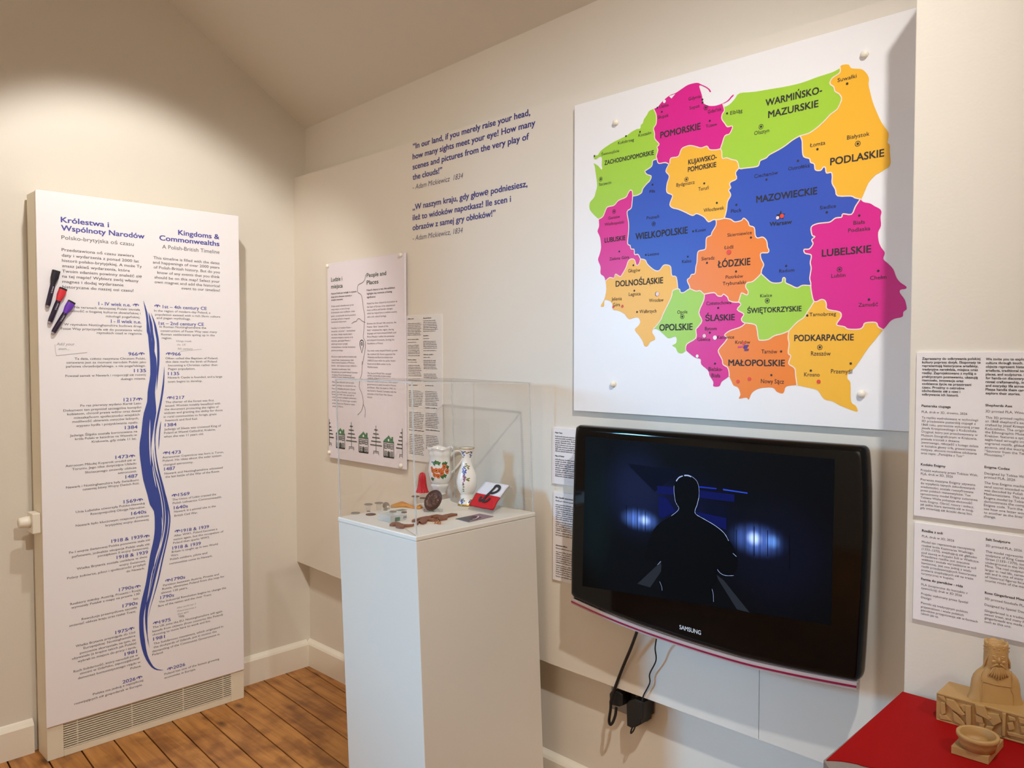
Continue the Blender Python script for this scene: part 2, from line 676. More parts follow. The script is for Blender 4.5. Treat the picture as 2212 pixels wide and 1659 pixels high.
def skirt(name, p0, p1, n):
    p0, p1, n = Vector(p0), Vector(p1), Vector(n)
    prof = [(0, 0), (0.020, 0), (0.020, 0.098), (0.015, 0.106), (0.004, 0.114), (0, 0.118)]
    mb = MB()
    k = len(prof)
    vs = [p + n * d + UZ * h for p in (p0, p1) for d, h in prof]
    mb.add(vs, [tuple(range(k))[::-1], tuple(range(k, 2 * k))] + [(i, (i + 1) % k, k + (i + 1) % k, k + i) for i in range(k)])
    return struct(mb.build(name, M_SKIRT))


skirt('baseboard_left', (WALL_A, HY1 + 0.004, 0), (WALL_A, WALL_B - 0.02, 0), UX)
skirt('baseboard_left_rear', (WALL_A, YB, 0), (WALL_A, HY0 - 0.012, 0), UX)
skirt('baseboard_right', (WALL_A, WALL_B, 0), (BRX, WALL_B, 0), -UY)
skirt('baseboard_breast', (BRX, BRY, 0), (XR, BRY, 0), -UY)

# lining boards standing proud of the right wall, with one joint
BB0, BB1, BTOP, SEAM = 0.481, 0.435, 2.178, 2.196


def bb(x):
    return BB0 + (BB1 - BB0) * min(1.0, x / 1.5)


m = MB()
g_ = 0.0007
m.plate([(x, WALL_B, z) for x, z in ((WALL_A, BB0), (1.5, BB1), (SEAM - g_, BB1), (SEAM - g_, 0.95), (SEAM + g_, 0.95), (SEAM + g_, BB1), (BRX, BB1), (BRX, BTOP), (WALL_A, BTOP))],
        -UY, WALL_B - BOARD_Y)
struct(m.build('wall_lining', M_BOARD))

# ---------------------------------------------------------------- heater casing with the timeline board
PX = 0.111                                       # printed face of the timeline board
TB_ = Plane(0, PX)
heater = thing('storage_heater', (HX / 2, (HY0 + HY1) / 2, 0),
               'tall cream heater casing on the left wall with a louvred grille near the floor', 'heater')
HZ = 1.955
b = MB()
GY0, GY1, GZ0, GZ1 = -1.030, -0.417, 0.024, 0.113
x1 = HX - 0.012
b.box((0.0, HY0, 0), (x1, HY1, HZ))
for z in (0.3, 1.0, 1.7):                        # wall brackets
    b.box((WALL_A + 0.0015, HY0 + 0.1, z), (0.0, HY1 - 0.1, z + 0.04))
for y0, y1, z0, z1 in ((HY0, GY0, 0.0, HZ), (GY1, HY1, 0.0, HZ), (GY0, GY1, 0.0, GZ0), (GY0, GY1, GZ1, HZ)):
    b.box((x1, y0, z0), (HX - 0.001, y1, z1))
b.build('casing', M_HEATER, heater, bevel=0.002)
g = MB()
g.box((x1 - 0.001, GY0, GZ0), (x1 + 0.0015, GY1, GZ1))
gr = g.build('grille', M_DARK, heater)
g = MB()
n = 11
for i in range(n):
    z = GZ0 + (GZ1 - GZ0) * (i + 0.5) / n
    g.hexa([(x1 + 0.001, GY0, z - 0.001), (HX, GY0, z - 0.0024), (HX, GY1, z - 0.0024), (x1 + 0.001, GY1, z - 0.001),
            (x1 + 0.001, GY0, z + 0.0005), (HX, GY0, z + 0.0012), (HX, GY1, z + 0.0012), (x1 + 0.001, GY1, z + 0.0005)])
for y in (-0.985, -0.80, -0.61, -0.45):
    g.box((x1 + 0.001, y - 0.002, GZ0), (HX - 0.004, y + 0.002, GZ1))
g.build('louvres', M_HEATER, gr)
# thermostat with its round knob on the left flank
th = thing('thermostat', (0.05, HY0 - 0.02, 0.82), 'white thermostat box with round knob beside the heater casing', 'thermostat')
p0 = on(*P('v', 760, 410), 1, HY0)
MB().box((0.028, HY0 - 0.026, 0.792), (0.090, HY0, 0.862)).build('housing', M_SKIRT, th, bevel=0.003)
ax = Matrix(((1, 0, 0), (0, 0, -1), (0, 1, 0)))
MB().lathe([(0.0, 0), (0.020, 0.0), (0.020, 0.010), (0.0175, 0.030), (0.015, 0.034), (0.0, 0.034)], (0.055, HY0 - 0.026, 0.830), 28,
           ax=ax).build('knob', M_SKIRT, th)

# timeline board
tl = thing('timeline_board', (PX, -0.72, 1.1), 'tall white timeline board with a blue river printed down the middle', 'board')
by0, by1, bz0, bz1 = -1.084, -0.364, 0.120, 1.957
MB().box((HX - 0.0005, by0, bz0), (PX, by1, bz1)).build('board_sheet', M_WHITE, tl, bevel=0.0015)
hd, bd, yr, pn = MB(), MB(), MB(), MB()
B1 = 0.018
lines(hd, TB_, 'a', [('Królestwa i', 313, 348, 765), ('Wspólnoty Narodów', 316, 425, 1100)], 50, bold=0.022, res=3)
hd.build('heading_lettering', M_BLUEINK, tl)
hd = MB()
lines(hd, TB_, 'a', [('Kingdoms &', 1420, 468, 1805), ('Commonwealths', 1243, 518, 1806)], 46, bold=0.022, res=3)
lines(bd, TB_, 'a', [('Polsko-brytyjska oś czasu', 318, 508, 1000)], 36, res=3)
lines(bd, TB_, 'a', [('A Polish-British Timeline', 1268, 597, 1808)], 36, res=3)
lines(bd, TB_, 'a', [('Przedstawiona oś czasu zawiera', 320, 620, 1002), ('daty i wydarzenia z ponad 2000 lat', 320, 672, 1048),
                     ('historii polsko-brytyjskiej. A może Ty', 322, 722, 1075), ('znasz jakieś wydarzenia, które', 323, 772, 962),
                     ('Twoim zdaniem powinny znaleźć się', 324, 822, 1075), ('na tej mapie? Wybierz swój własny', 325, 870, 1045),
                     ('magnes i dodaj wydarzenie', 326, 920, 902), ('historyczne do naszej osi czasu!', 327, 970, 997)], 27, bold=0.01)
lines(bd, TB_, 'a', [('This timeline is filled with the dates', 1185, 695, 1808), ('and happenings of over 2000 years', 1180, 738, 1808),
                     ('of Polish-British history. But do you', 1188, 785, 1810), ('know of any events that you think', 1222, 835, 1810),
                     ('should be on this map? Select your', 1195, 880, 1810), ('own magnet and add the historical', 1197, 924, 1810),
                     ('event to our timeline!', 1450, 983, 1812)], 26, bold=0.008)
HEADS = {'a': [('I - IV wiek n.e.', 667, 1132, 970), ('I - II wiek n.e.', 785, 1297, 1070), ('1st – 4th century CE', 1273, 1160, 1687),
               ('1st – 2nd century CE', 1235, 1316, 1660)],
         'b': [('966', 950, 122, 1038), ('1135', 1002, 280, 1115), ('1217', 905, 555, 1018), ('1384', 917, 818, 1035), ('1473', 828, 1098, 945),
               ('1487', 922, 1282, 1037), ('1569', 905, 1518, 1022), ('1640s', 977, 1628, 1118), ('966', 1360, 122, 1442), ('1135', 1323, 308, 1428),
               ('1217', 1375, 535, 1477), ('1384', 1293, 793, 1402), ('1473', 1335, 1055, 1442), ('1487', 1286, 1208, 1390),
               ('1569', 1420, 1450, 1525), ('1640s', 1378, 1573, 1510)],
         'c': [('1918 & 1939', 750, 385, 1030), ('1918 & 1939', 797, 530, 1077), ('1790s', 818, 820, 950), ('1790s', 850, 965, 985),
               ('1975', 786, 1203, 895), ('1981', 869, 1397, 978), ('2026', 850, 1647, 965), ('1918 & 1939', 1378, 290, 1623),
               ('1918 & 1939', 1297, 445, 1550), ('1790s', 1290, 727, 1410), ('1790s', 1188, 890, 1310), ('1975', 1180, 1108, 1280),
               ('1981', 1125, 1262, 1228), ('2026', 1305, 1515, 1410)]}
BODY = {'a': [('Na terenach dzisiejszej Polski istniała', 440, 1160, 1058), ('ludność o bogatej kulturze słowiańskiej i', 395, 1195, 1062),
              ('mitologii pogańskiej.', 738, 1245, 1060), ('W rzymskim Nottinghamshire budowa drogi', 343, 1322, 1073),
              ('Fosse Way przyczyniła się do powstania wielu', 312, 1362, 1076), ('rzymskich osad w regionie.', 652, 1402, 1080),
              ('In the region of modern-day Poland, a', 1192, 1192, 1722), ('population existed with a rich Slavic culture', 1202, 1228, 1815),
              ('and pagan mythology.', 1215, 1260, 1535), ('In Roman Nottinghamshire the', 1243, 1344, 1682),
              ('construction of Fosse Way sees many', 1252, 1382, 1785), ('Roman settlements spring up in the', 1258, 1416, 1763), ('region.', 1265, 1450, 1360)],
        'b': [('Ta data, często nazywana Chrztem Polski,', 443, 162, 1112), ('uznawana jest za moment narodzin Polski jako', 366, 198, 1115),
              ('państwa chrześcijańskiego, a nie pogańskiego.', 362, 235, 1112), ('Powstał zamek w Newark i rozpoczął się rozwój', 355, 325, 1112),
              ('dużego miasta.', 878, 353, 1112), ('Po raz pierwszy wydano Kartę Lasu.', 497, 605, 1073),
              ('Dokument ten przyniósł szczególne korzyści', 336, 652, 1070), ('kobietom, chronił prawa wdów oraz dawał', 372, 686, 1063),
              ('mieszkańcom społeczności wiejskich', 437, 720, 1055), ('możliwość zbierania owoców leśnych,', 421, 757, 1047),
              ('wypasu bydła i pozyskiwania opału.', 456, 795, 1040), ('Jadwiga Śląska została koronowana na', 397, 888, 1033),
              ('króla Polski w katedrze na Wawelu w', 446, 920, 1030), ('Krakowie, gdy miała 11 lat.', 604, 945, 1025),
              ('Astronom Mikołaj Kopernik urodził się w', 356, 1175, 1018), ('Toruniu. Jego idee dotyczące Układu', 418, 1205, 1022),
              ('Słonecznego zmieniły oblicze', 540, 1235, 1025), ('astronomii.', 850, 1240, 1028),
              ('Newark i Nottinghamshire były świadkami', 362, 1378, 1045), ('ostatniej bitwy Wojny Dwóch Róż.', 517, 1395, 1052),
              ('Unia Lubelska utworzyła Polsko-litewską', 453, 1608, 1103), ('Rzeczpospolitą Obojga Narodów.', 592, 1627, 1108),
              ('Often called the Baptism of Poland,', 1298, 158, 1793), ('this date marks the birth of Poland', 1300, 190, 1783),
              ('becoming a Christian rather than', 1325, 224, 1788), ('Pagan population.', 1325, 258, 1580),
              ('Newark Castle is founded, and a large', 1322, 340, 1833), ('town begins to develop.', 1322, 378, 1645),
              ('The charter of the forest was first', 1300, 572, 1755), ('issued. Women notably benefited with', 1297, 606, 1815),
              ('the document protecting the rights of', 1290, 640, 1800), ('widows and granting the ability for those', 1285, 674, 1837),
              ('in rural communities to forage, graze', 1282, 710, 1780), ('livestock and find fuel.', 1297, 744, 1602),
              ('Jadwiga of Silesia was crowned King of', 1287, 828, 1822), ('Poland at Wawel Cathedral, Kraków,', 1286, 862, 1772),
              ('when she was 11 years old.', 1284, 897, 1658), ('Astronomer Copernicus was born in Torun,', 1270, 1093, 1847),
              ('Poland. His ideas about the solar system', 1274, 1125, 1825), ('changed astronomy.', 1278, 1163, 1560),
              ('Newark and Nottinghamshire witnessed', 1290, 1245, 1838), ('the last battle of the War of the Roses.', 1298, 1277, 1810),
              ('The Union of Lubin created the', 1363, 1492, 1777), ('Polish Lithuanian Commonwealth.', 1368, 1525, 1830),
              ('Newark is a pivotal site in the', 1381, 1605, 1773), ('British Civil War.', 1383, 1643, 1603)],
        'c': [('Newark było kluczowym miejscem podczas', 430, 240, 1085), ('brytyjskiej wojny domowej.', 697, 238, 1088),
              ('Po I wojnie światowej Polska ponownie stała się', 371, 482, 1095), ('państwem, jednakże okupacja Polski stała się', 397, 518, 1090),
              ('początkiem II wojny światowej.', 628, 512, 1085), ('Wielka Brytania została uwikłana w dwie', 440, 627, 1070),
              ('wojny światowe.', 820, 595, 1057), ('Polscy żołnierze, piloci i społeczność przybyli', 353, 712, 1055), ('do Newark.', 884, 650, 1048),
              ('Rozbiory między Austrią, Prusami i Rosją', 381, 943, 1010), ('wymazały Polskę z mapy na prawie 130', 390, 975, 1002), ('lat.', 948, 897, 995),
              ('Rewolucja przemysłowa zaczęła', 483, 1078, 978), ('zmieniać oblicze kraju oraz rzekę Trent.', 371, 1138, 970),
              ('Wielka Brytania przystąpiła do Unii', 429, 1320, 963), ('Europejskiej. Nottinghamshire', 500, 1337, 963),
              ('ponownie skorzystało na tym, że', 468, 1382, 966), ('obywatele (z krajów takich jak Polska)', 396, 1433, 970),
              ('wybrali to miejsce do pracy i życia.', 447, 1457, 972), ('Ruch Solidarność, który narodził się w', 410, 1548, 988),
              ('stoczni w Gdańsku, zapoczątkował', 468, 1565, 1000), ('demontaż komunistycznego rządu w', 450, 1608, 1010), ('Polsce.', 920, 1520, 1018),
              ('After WW1, Poland becomes a', 1312, 330, 1698), ('nation again, but the occupation of', 1307, 363, 1752), ('Poland then sparks WW2.', 1303, 395, 1630),
              ('Britain is caught up in two World', 1290, 475, 1703), ('Wars.', 1283, 508, 1350), ('Polish soldiers, pilots and', 1276, 542, 1607),
              ('communities come to Newark.', 1268, 580, 1655), ('Partition between Austria, Prussia and', 1213, 775, 1712),
              ('Russia, eliminates Poland from the map for', 1205, 807, 1762), ('almost 130 years.', 1195, 843, 1433),
              ('The Industrial Revolution begins to change the', 1176, 925, 1777), ('face of the nation and the river Trent.', 1168, 960, 1648),
              ('The UK joins the EU. Nottinghamshire will again', 1120, 1153, 1742), ('benefit from citizens (from countries like Poland)', 1118, 1187, 1748),
              ('choosing to move here to work and live.', 1118, 1218, 1638), ('The Solidarnosc movement, which originated in', 1128, 1298, 1750),
              ('the dockyards of Gdansk, put in motion the', 1128, 1330, 1692), ('dismantling of the Communist Government in', 1116, 1367, 1718),
              ('Poland.', 1116, 1397, 1215), ('Poland has one of the fastest growing', 1225, 1570, 1715), ('economies in Europe.', 1225, 1603, 1505)],
        'd': [('Polska ma jedną z najszybciej', 570, 573, 877), ('rozwijających się gospodarek w Europie.', 456, 632, 873)]}
CAPH = on(*P('b', 905, 523), 0, PX).z - on(*P('b', 905, 555), 0, PX).z
CAPB = on(*P('b', 336, 631), 0, PX).z - on(*P('b', 336, 652), 0, PX).z
for z, rows in HEADS.items():
    for s, x0, y0, x1_ in rows:
        yr = MB()
        text(yr, TB_, z, s, x0, y0, x1_, capm=CAPH * 0.97, bold=0.012, res=3)
        yr.build('date_lettering', M_BLUEINK, tl)
for z, rows in BODY.items():
    for s, x0, y0, x1_ in rows:
        text(bd, TB_, z, s, x0, y0, x1_, capm=CAPB, bold=0.006)
hd.build('heading_lettering', M_BLUEINK, tl)
bd.build('body_lettering', M_GREYINK, tl)
# small folk-flower marks beside the dates
for z, x, y in (('a', 1020, 1130), ('a', 1222, 1138), ('b', 1073, 105), ('b', 1330, 105), ('b', 1052, 533), ('b', 1340, 520), ('b', 983, 1070),
                ('b', 1303, 1040), ('b', 1058, 1483), ('b', 1385, 1440), ('c', 1065, 325), ('c', 1342, 278), ('c', 985, 775), ('c', 1257, 720),
                ('c', 928, 1153), ('c', 1148, 1100), ('c', 1000, 1590), ('c', 1275, 1510)):
    p = TB_.at(z, x, y, 0.0008)
    fm = MB()
    for du, dv, r in ((0, 0.0015, 0.0030), (-0.0042, 0.0030, 0.0021), (0.0042, 0.0030, 0.0021), (0, -0.0032, 0.0020), (-0.0085, 0, 0.0026), (0.0085, 0, 0.0026)):
        fm.disc(p + UY * du + UZ * dv, r, UY, UZ, 10, 0.0011 if abs(du) > 0.008 else 0)
    fm.build('flower_mark', M_BLUEINK, tl)
# brush-stroke river
rv = MB()
LE = ([('a', x, y) for x, y in ((1090, 1090), (1110, 1200), (1120, 1290), (1122, 1380), (1133, 1410), (1140, 1484))] +
      [('b', x, y) for x, y in ((1152, 150), (1155, 300), (1140, 400), (1130, 470), (1125, 560), (1095, 660), (1080, 760), (1070, 860), (1055, 950),
                                (1055, 1050), (1070, 1170), (1090, 1300), (1130, 1440), (1152, 1530))] +
      [('c', x, y) for x, y in ((1130, 100), (1138, 200), (1135, 300), (1120, 390), (1095, 500), (1075, 640), (1055, 760), (1025, 880), (1003, 1000),
                                (998, 1100), (1003, 1220), (1025, 1340), (1060, 1430), (1110, 1500), (1160, 1525), (1212, 1525))])
RE = ([('a', x, y) for x, y in ((1092, 1090), (1128, 1200), (1140, 1290), (1152, 1370), (1163, 1430), (1172, 1484))] +
      [('b', x, y) for x, y in ((1212, 150), (1216, 300), (1206, 400), (1200, 470), (1206, 560), (1212, 660), (1195, 760), (1180, 860), (1168, 950),
                                (1165, 1050), (1185, 1170), (1212, 1300), (1248, 1440), (1262, 1530))] +
      [('c', x, y) for x, y in ((1205, 100), (1209, 200), (1202, 300), (1182, 390), (1155, 500), (1120, 640), (1098, 760), (1072, 880), (1045, 1000),
                                (1040, 1100), (1046, 1220), (1062, 1340), (1085, 1420), (1125, 1490), (1165, 1516), (1212, 1522))])
l3 = [TB_.at(*q, 0.0008) for q in LE]
r3_ = [TB_.at(*q, 0.0008) for q in RE]
l3 = [Vector(q) for q in smooth([tuple(v) for v in l3], 2)]
r3_ = [Vector(q) for q in smooth([tuple(v) for v in r3_], 2)]
k = len(l3)
rv.add(l3 + r3_, [(i, k + i, k + i + 1, i + 1) for i in range(k - 1)])


def strand(z_pts, w):
    pts = [tuple(TB_.at(*q, 0.0009)) for q in z_pts]
    pts = smooth(pts, 3)
    n_ = len(pts)
    rv.strip(pts, [w * min(1, 4.0 * min(i + 0.15, n_ - 1 - i + 0.15) / n_) for i in range(n_)], UY, UZ)


strand([('a', 1162, 1205), ('a', 1195, 1300), ('a', 1215, 1400), ('b', 1228, 0), ('b', 1232, 150), ('b', 1224, 300), ('b', 1216, 450)], 0.0085)
strand([('a', 1140, 1200), ('a', 1160, 1300), ('a', 1172, 1400), ('b', 1185, 0), ('b', 1192, 120)], 0.010)
strand([('b', 1287, 225), ('b', 1280, 380), ('b', 1258, 540), ('b', 1230, 680), ('b', 1206, 820), ('b', 1200, 960)], 0.007)
strand([('b', 1256, 740), ('b', 1243, 850), ('b', 1234, 1010)], 0.004)
strand([('b', 1190, 780), ('b', 1196, 950), ('b', 1215, 1120), ('b', 1248, 1280), ('b', 1290, 1420), ('b', 1312, 1500), ('c', 1272, 150),
        ('c', 1262, 280), ('c', 1236, 410), ('c', 1204, 550), ('c', 1172, 700), ('c', 1135, 840), ('c', 1100, 960), ('c', 1078, 1060)], 0.0052)
strand([('b', 1205, 900), ('b', 1208, 1050), ('b', 1232, 1200), ('b', 1272, 1360), ('b', 1300, 1500), ('c', 1248, 150),
        ('c', 1238, 280), ('c', 1208, 420), ('c', 1170, 560), ('c', 1135, 700), ('c', 1098, 860), ('c', 1072, 980), ('c', 1068, 1100), ('c', 1076, 1300)], 0.0095)
strand([('b', 1180, 1000), ('b', 1200, 1180), ('b', 1240, 1330), ('b', 1272, 1480), ('c', 1222, 120), ('c', 1216, 260), ('c', 1190, 400)], 0.006)
strand([('c', 1190, 420), ('c', 1150, 560), ('c', 1112, 700), ('c', 1078, 860), ('c', 1060, 1000), ('c', 1062, 1150), ('c', 1090, 1325)], 0.006)
rv.build('river_print', M_RIVER, tl)


def gap(z_pts, w):                               # dry-brush gaps left white in the stroke
    wg = MB()
    pts = smooth([tuple(TB_.at(*q, 0.0011)) for q in z_pts], 3)
    n_ = len(pts)
    wg.strip(pts, [w * min(1, 4.0 * min(i + 0.1, n_ - 1 - i + 0.1) / n_) for i in range(n_)], UY, UZ)
    wg.build('brush_gap', M_WHITE, tl)


gap([('b', 1153, 725), ('b', 1150, 850), ('b', 1152, 1000), ('b', 1160, 1160)], 0.0042)
gap([('b', 1175, 1160), ('b', 1190, 1260), ('b', 1212, 1370)], 0.003)
gap([('c', 1200, 150), ('c', 1206, 240), ('c', 1200, 310)], 0.0025)
gap([('c', 1055, 960), ('c', 1042, 1060), ('c', 1045, 1180), ('c', 1058, 1290)], 0.0035)
gap([('c', 1128, 590), ('c', 1105, 700), ('c', 1085, 820), ('c', 1066, 920)], 0.003)
gap([('c', 1172, 430), ('c', 1145, 530), ('c', 1130, 620)], 0.0025)
# visitors' pencil notes
notes = []
for x, y, s, sz, z in ((270, 1510, 'Add your', 26, 'a'), (290, 1555, 'own...', 26, 'a'), (1400, 1478, 'Vikings invade', 17, 'a'), (1408, 1512, 'the  UK', 17, 'a'),
                       (1415, 1552, '9th century', 20, 'a'), (1335, 975, 'After world war 2', 15, 'c'), (1340, 1005, 'Poland becomes a', 15, 'c'), (1343, 1030, 'State again', 15, 'c')):
    if s in ('Add your', 'Vikings invade', 'After world war 2'):
        pn = MB()
        notes.append(pn)
    text(pn, TB_, z, s, x, y, None, cap=sz, shear=0.25, xs=1.05)
notes[0].strip([TB_.at('a', *q, 0.0008) for q in ((256, 1500), (260, 1560), (270, 1608))], 0.0009, UY, UZ)
notes[0].strip([TB_.at('a', *q, 0.0008) for q in ((270, 1608), (420, 1592), (560, 1578))], 0.0012, UY, UZ)
notes[1].strip([TB_.at('a', *q, 0.0008) for q in ((1440, 1566), (1540, 1556), (1640, 1548))], 0.0009, UY, UZ)
for k in range(6):
    notes[2].strip([TB_.at('c', *q, 0.0008) for q in smooth([(1350 + k * 9, 1030 + (k % 2) * 6), (1356 + k * 9, 1052), (1364 + k * 7, 1030)], 3)], 0.0009, UY, UZ)
for pn in notes:
    pn.build('handwritten_note', M_PEN, tl)


# dry-erase pens clinging to the board
def pen(lbl, cap_col, top, bot, wide):
    a_, b_ = TB_.at('a', *top, 0.009), TB_.at('a', *bot, 0.009)
    d = (b_ - a_)
    L = d.length
    d.normalize()
    s = UX.cross(d)
    t = thing('dry_erase_pen', a_, lbl, 'pen', 'dry-erase pens on the timeline board')
    mb = MB()
    rows = [(0.0, wide, 0.0085), (0.16, wide * 0.96, 0.0085), (0.27, 0.0095, 0.0085), (0.31, 0.0085, 0.0082), (0.345, 0.0082, 0.008)]
    vs, fs = [], []
    sg = 16
    for q, w, h in rows:
        for j in range(sg):
            g_ = 2 * math.pi * j / sg
            e = 0.55 if q < 0.2 else 1.0
            cx_, sx_ = math.cos(g_), math.sin(g_)
            vs.append(a_ + d * (q * L) + s * (w * math.copysign(abs(cx_) ** e, cx_)) + UX * (h * math.copysign(abs(sx_) ** e, sx_)))
    for i in range(len(rows) - 1):
        for j in range(sg):
            k2 = (j + 1) % sg
            fs.append((i * sg + j, i * sg + k2, (i + 1) * sg + k2, (i + 1) * sg + j))
    mb.add(vs, fs, True).add(vs[-sg:], [tuple(range(sg))])
    mb.build('pen_cap', mat('pen_cap_' + cap_col, cap_col, 0.4), t)
    MB().add([v - d * 0.006 for v in vs[:sg]] + vs[:sg], [tuple(range(sg))[::-1]] + [(j, (j + 1) % sg, sg + (j + 1) % sg, sg + j) for j in range(sg)]).build(
        'eraser_felt', M_BLACKM, t)
    MB().tube([a_ + d * L * q for q in (0.33, 0.5, 0.9, 0.985)], [0.0078, 0.0082, 0.0080, 0.007], 16).build('barrel', mat('pen_barrel', '241531', 0.35), t)
    MB().tube([a_ + d * L * q for q in (0.983, 1.02)], [0.0055, 0.0045], 12).build('end_plug', mat('pen_plug', 'B9B2BC', 0.4), t)
    lt = MB()
    vs_, fs_ = glyph_run('U know', 0.02, 0, 2)
    hi2 = max(v[0] for v in vs_)
    st = a_ + d * (L * 0.62) + UX * 0.0084 + s * 0.002
    lt.add([st - d * (v[0] / hi2 * L * 0.2) - s * (v[1] * 0.006) for v in vs_], fs_)
    lt.build('barrel_lettering', M_WHITE, t)


pen('black-capped marker pen, topmost on the timeline board', '191420', (265, 822), (187, 1140), 0.0125)
pen('red-capped marker pen between the black-capped and purple-capped ones', 'D8303A', (330, 988), (207, 1292), 0.0125)
pen('purple-capped marker pen, lowest on the timeline board', '6A34B4', (408, 1112), (238, 1392), 0.0125)

# ---------------------------------------------------------------- quotations lettered on the lining board
QB = Plane(1, BOARD_Y)
for nm, lbl, rows, by in (
        ('english', 'upper blue quotation lettered in English on the wall left of the map',
         [('“In our land, if you merely raise your head,', 115, 530, 1425), ('how many sights meet your eye! How many', 112, 645, 1482),
          ('scenes and pictures from the very play of', 112, 760, 1412), ('the clouds!”', 112, 875, 440)], ('- Adam Mickiewicz  1834', 112, 985, 675)),
        ('polish', 'lower blue quotation lettered in Polish on the wall left of the map',
         [('„W naszym kraju, gdy głowę podniesiesz,', 112, 1212, 1395), ('ileż to widoków napotkasz! Ile scen i', 112, 1328, 1210),
          ('obrazów z samej gry obłoków!”', 112, 1440, 1038)], ('- Adam Mickiewicz, 1834', 112, 1555, 672))):
    t = thing('wall_quotation', QB.at('q', 112, rows[0][2]), lbl, 'wall lettering', 'quotations lettered on the wall')
    m = MB()
    lines(m, QB, 'q', rows, 62, bold=0.022, res=3)
    m.build('quotation_text', M_NAVY, t)
    m = MB()
    lines(m, QB, 'q', [by], 56, shear=0.22, res=3)
    m.build('attribution', mat('attribution_vinyl', '4A4664', 0.5), t)


def pin_cap(parent, c, r, depth, lift=0.0, n=-UY):
    """white dome-capped fixing whose shank reaches back to the wall"""
    ax = Vector((0, 0, 1)).rotation_difference(n).to_matrix()
    MB().lathe([(0.0, -depth), (r * 0.3, -depth), (r * 0.3, 0.0), (r, 0.0), (r, 0.003), (r * 0.93, 0.0058), (r * 0.7, 0.0080), (r * 0.35, 0.0092), (0.0, 0.0095)], c, 20, ax=ax).build(
        'fixing_cap', M_SKIRT, parent)


# ---------------------------------------------------------------- people-and-places poster
PY = BOARD_Y - 0.015
PO = Plane(1, PY)
po = thing('exhibition_poster', PO.at('p', 790, 780), 'tall lilac-white poster with green houses along its foot, behind the acrylic case', 'poster')
c4 = [PO.at('p', *q) for q in ((707.5, 571), (874, 544), (876, 1017), (710, 986))]
px0, px1 = (c4[0].x + c4[3].x) / 2, (c4[1].x + c4[2].x) / 2
pz1, pz0 = (c4[0].z + c4[1].z) / 2, (c4[2].z + c4[3].z) / 2
MB().box((px0, PY, pz0), (px1, PY + 0.008, pz1)).build('poster_panel', mat('lilac_poster', 'E2DAE0', 0.45), po, bevel=0.001)
hd, bd = MB(), MB()
lines(hd, PO, 'e', [('Ludzie i', 102, 455, 260), ('miejsca', 102, 555, 265)], 58, bold=0.015, res=3)
hd.build('heading_lettering', mat('dark_green_ink', '2C4636', 0.6), po)
hd = MB()
lines(hd, PO, 'e', [('People and', 612, 392, 890), ('Places', 612, 497, 778)], 58, bold=0.015, res=3)
hd.build('heading_lettering', mat('dark_green_ink', '2C4636', 0.6), po)
lines(bd, PO, 'e', [('Historia Polski jest rozległa; ta wystawa', 102, 640, 465), ('skupia się na kluczowe momenty o', 102, 688, 398), ('trwałym znaczeniu.', 102, 730, 272)], 24, bold=0.02)
lines(bd, PO, 'e', [("Poland's history is vast; this exhibition", 612, 590, 1015), ('highlights key moments of lasting', 614, 640, 972), ('significance.', 614, 690, 740)], 26, bold=0.02)
lines(bd, PO, 'e', [('Polska została ukształtowana przez', 102, 820, 425), ('swoje miejsce w sercu Europy.', 102, 865, 370), ('Doświadczyła wielu konfliktów i zmian', 102, 910, 440),
                    ('granic, co przyczyniło się do powstania', 102, 960, 455), ('prężnego państwa o bogatym', 102, 1004, 370), ('dziedzictwie kulturowym.', 102, 1045, 322),
                    ('Pomiędzy V a X wiekiem Polanie –', 104, 1132, 395), ('słowiański „lud polny” – zamieszkiwali', 104, 1178, 445), ('ten obszar, dzieląc wspólny język i', 104, 1224, 405),
                    ('wierzenia związane z naturą, aż do', 104, 1268, 415), ('momentu, gdy książę Mieszko I', 104, 1314, 380), ('zjednoczył ziemie i przyjął', 104, 1359, 335),
                    ('chrześcijaństwo, tworząc fundamenty', 104, 1404, 450), ('państwa polskiego.', 104, 1450, 275), ('Kluczowe szlaki handlowe kształtowały', 106, 1540, 465),
                    ('rozwój Polski: średniowieczny Szlak', 106, 1588, 425)], 23)
lines(bd, PO, 'f', [('Solny wspierał kopalnie w Wieliczce', 108, 32, 435), ('Bochni – dziś wpisane na listę UNESCO –', 108, 76, 480), ('natomiast wcześniejszy Szlak', 110, 124, 380),
                    ('Bursztynowy prowadził bałtycki bursztyn', 110, 166, 480), ('do basenu Morza Śródziemnego.', 112, 207, 397), ('podczas II wojny światowej generał', 112, 236, 435),
                    ('Władysław Sikorski stał na czele', 112, 310, 430), ('rządu polskiego na uchodźstwie we', 112, 354, 455), ('Francji i Wielkiej Brytanii. Został', 112, 402, 445),
                    ('pochowany w Newark, a po swojej', 112, 448, 455), ('śmierci w 1943 roku spoczął na', 112, 484, 430), ('cmentarzu wraz z poległymi żołnierzami', 115, 524, 460),
                    ('w Newark. Po latach jego szczątki', 115, 567, 465), ('przeniesiono na Wawel w czasie', 118, 611, 440), ('zmian w Polsce.', 120, 655, 278)], 23)
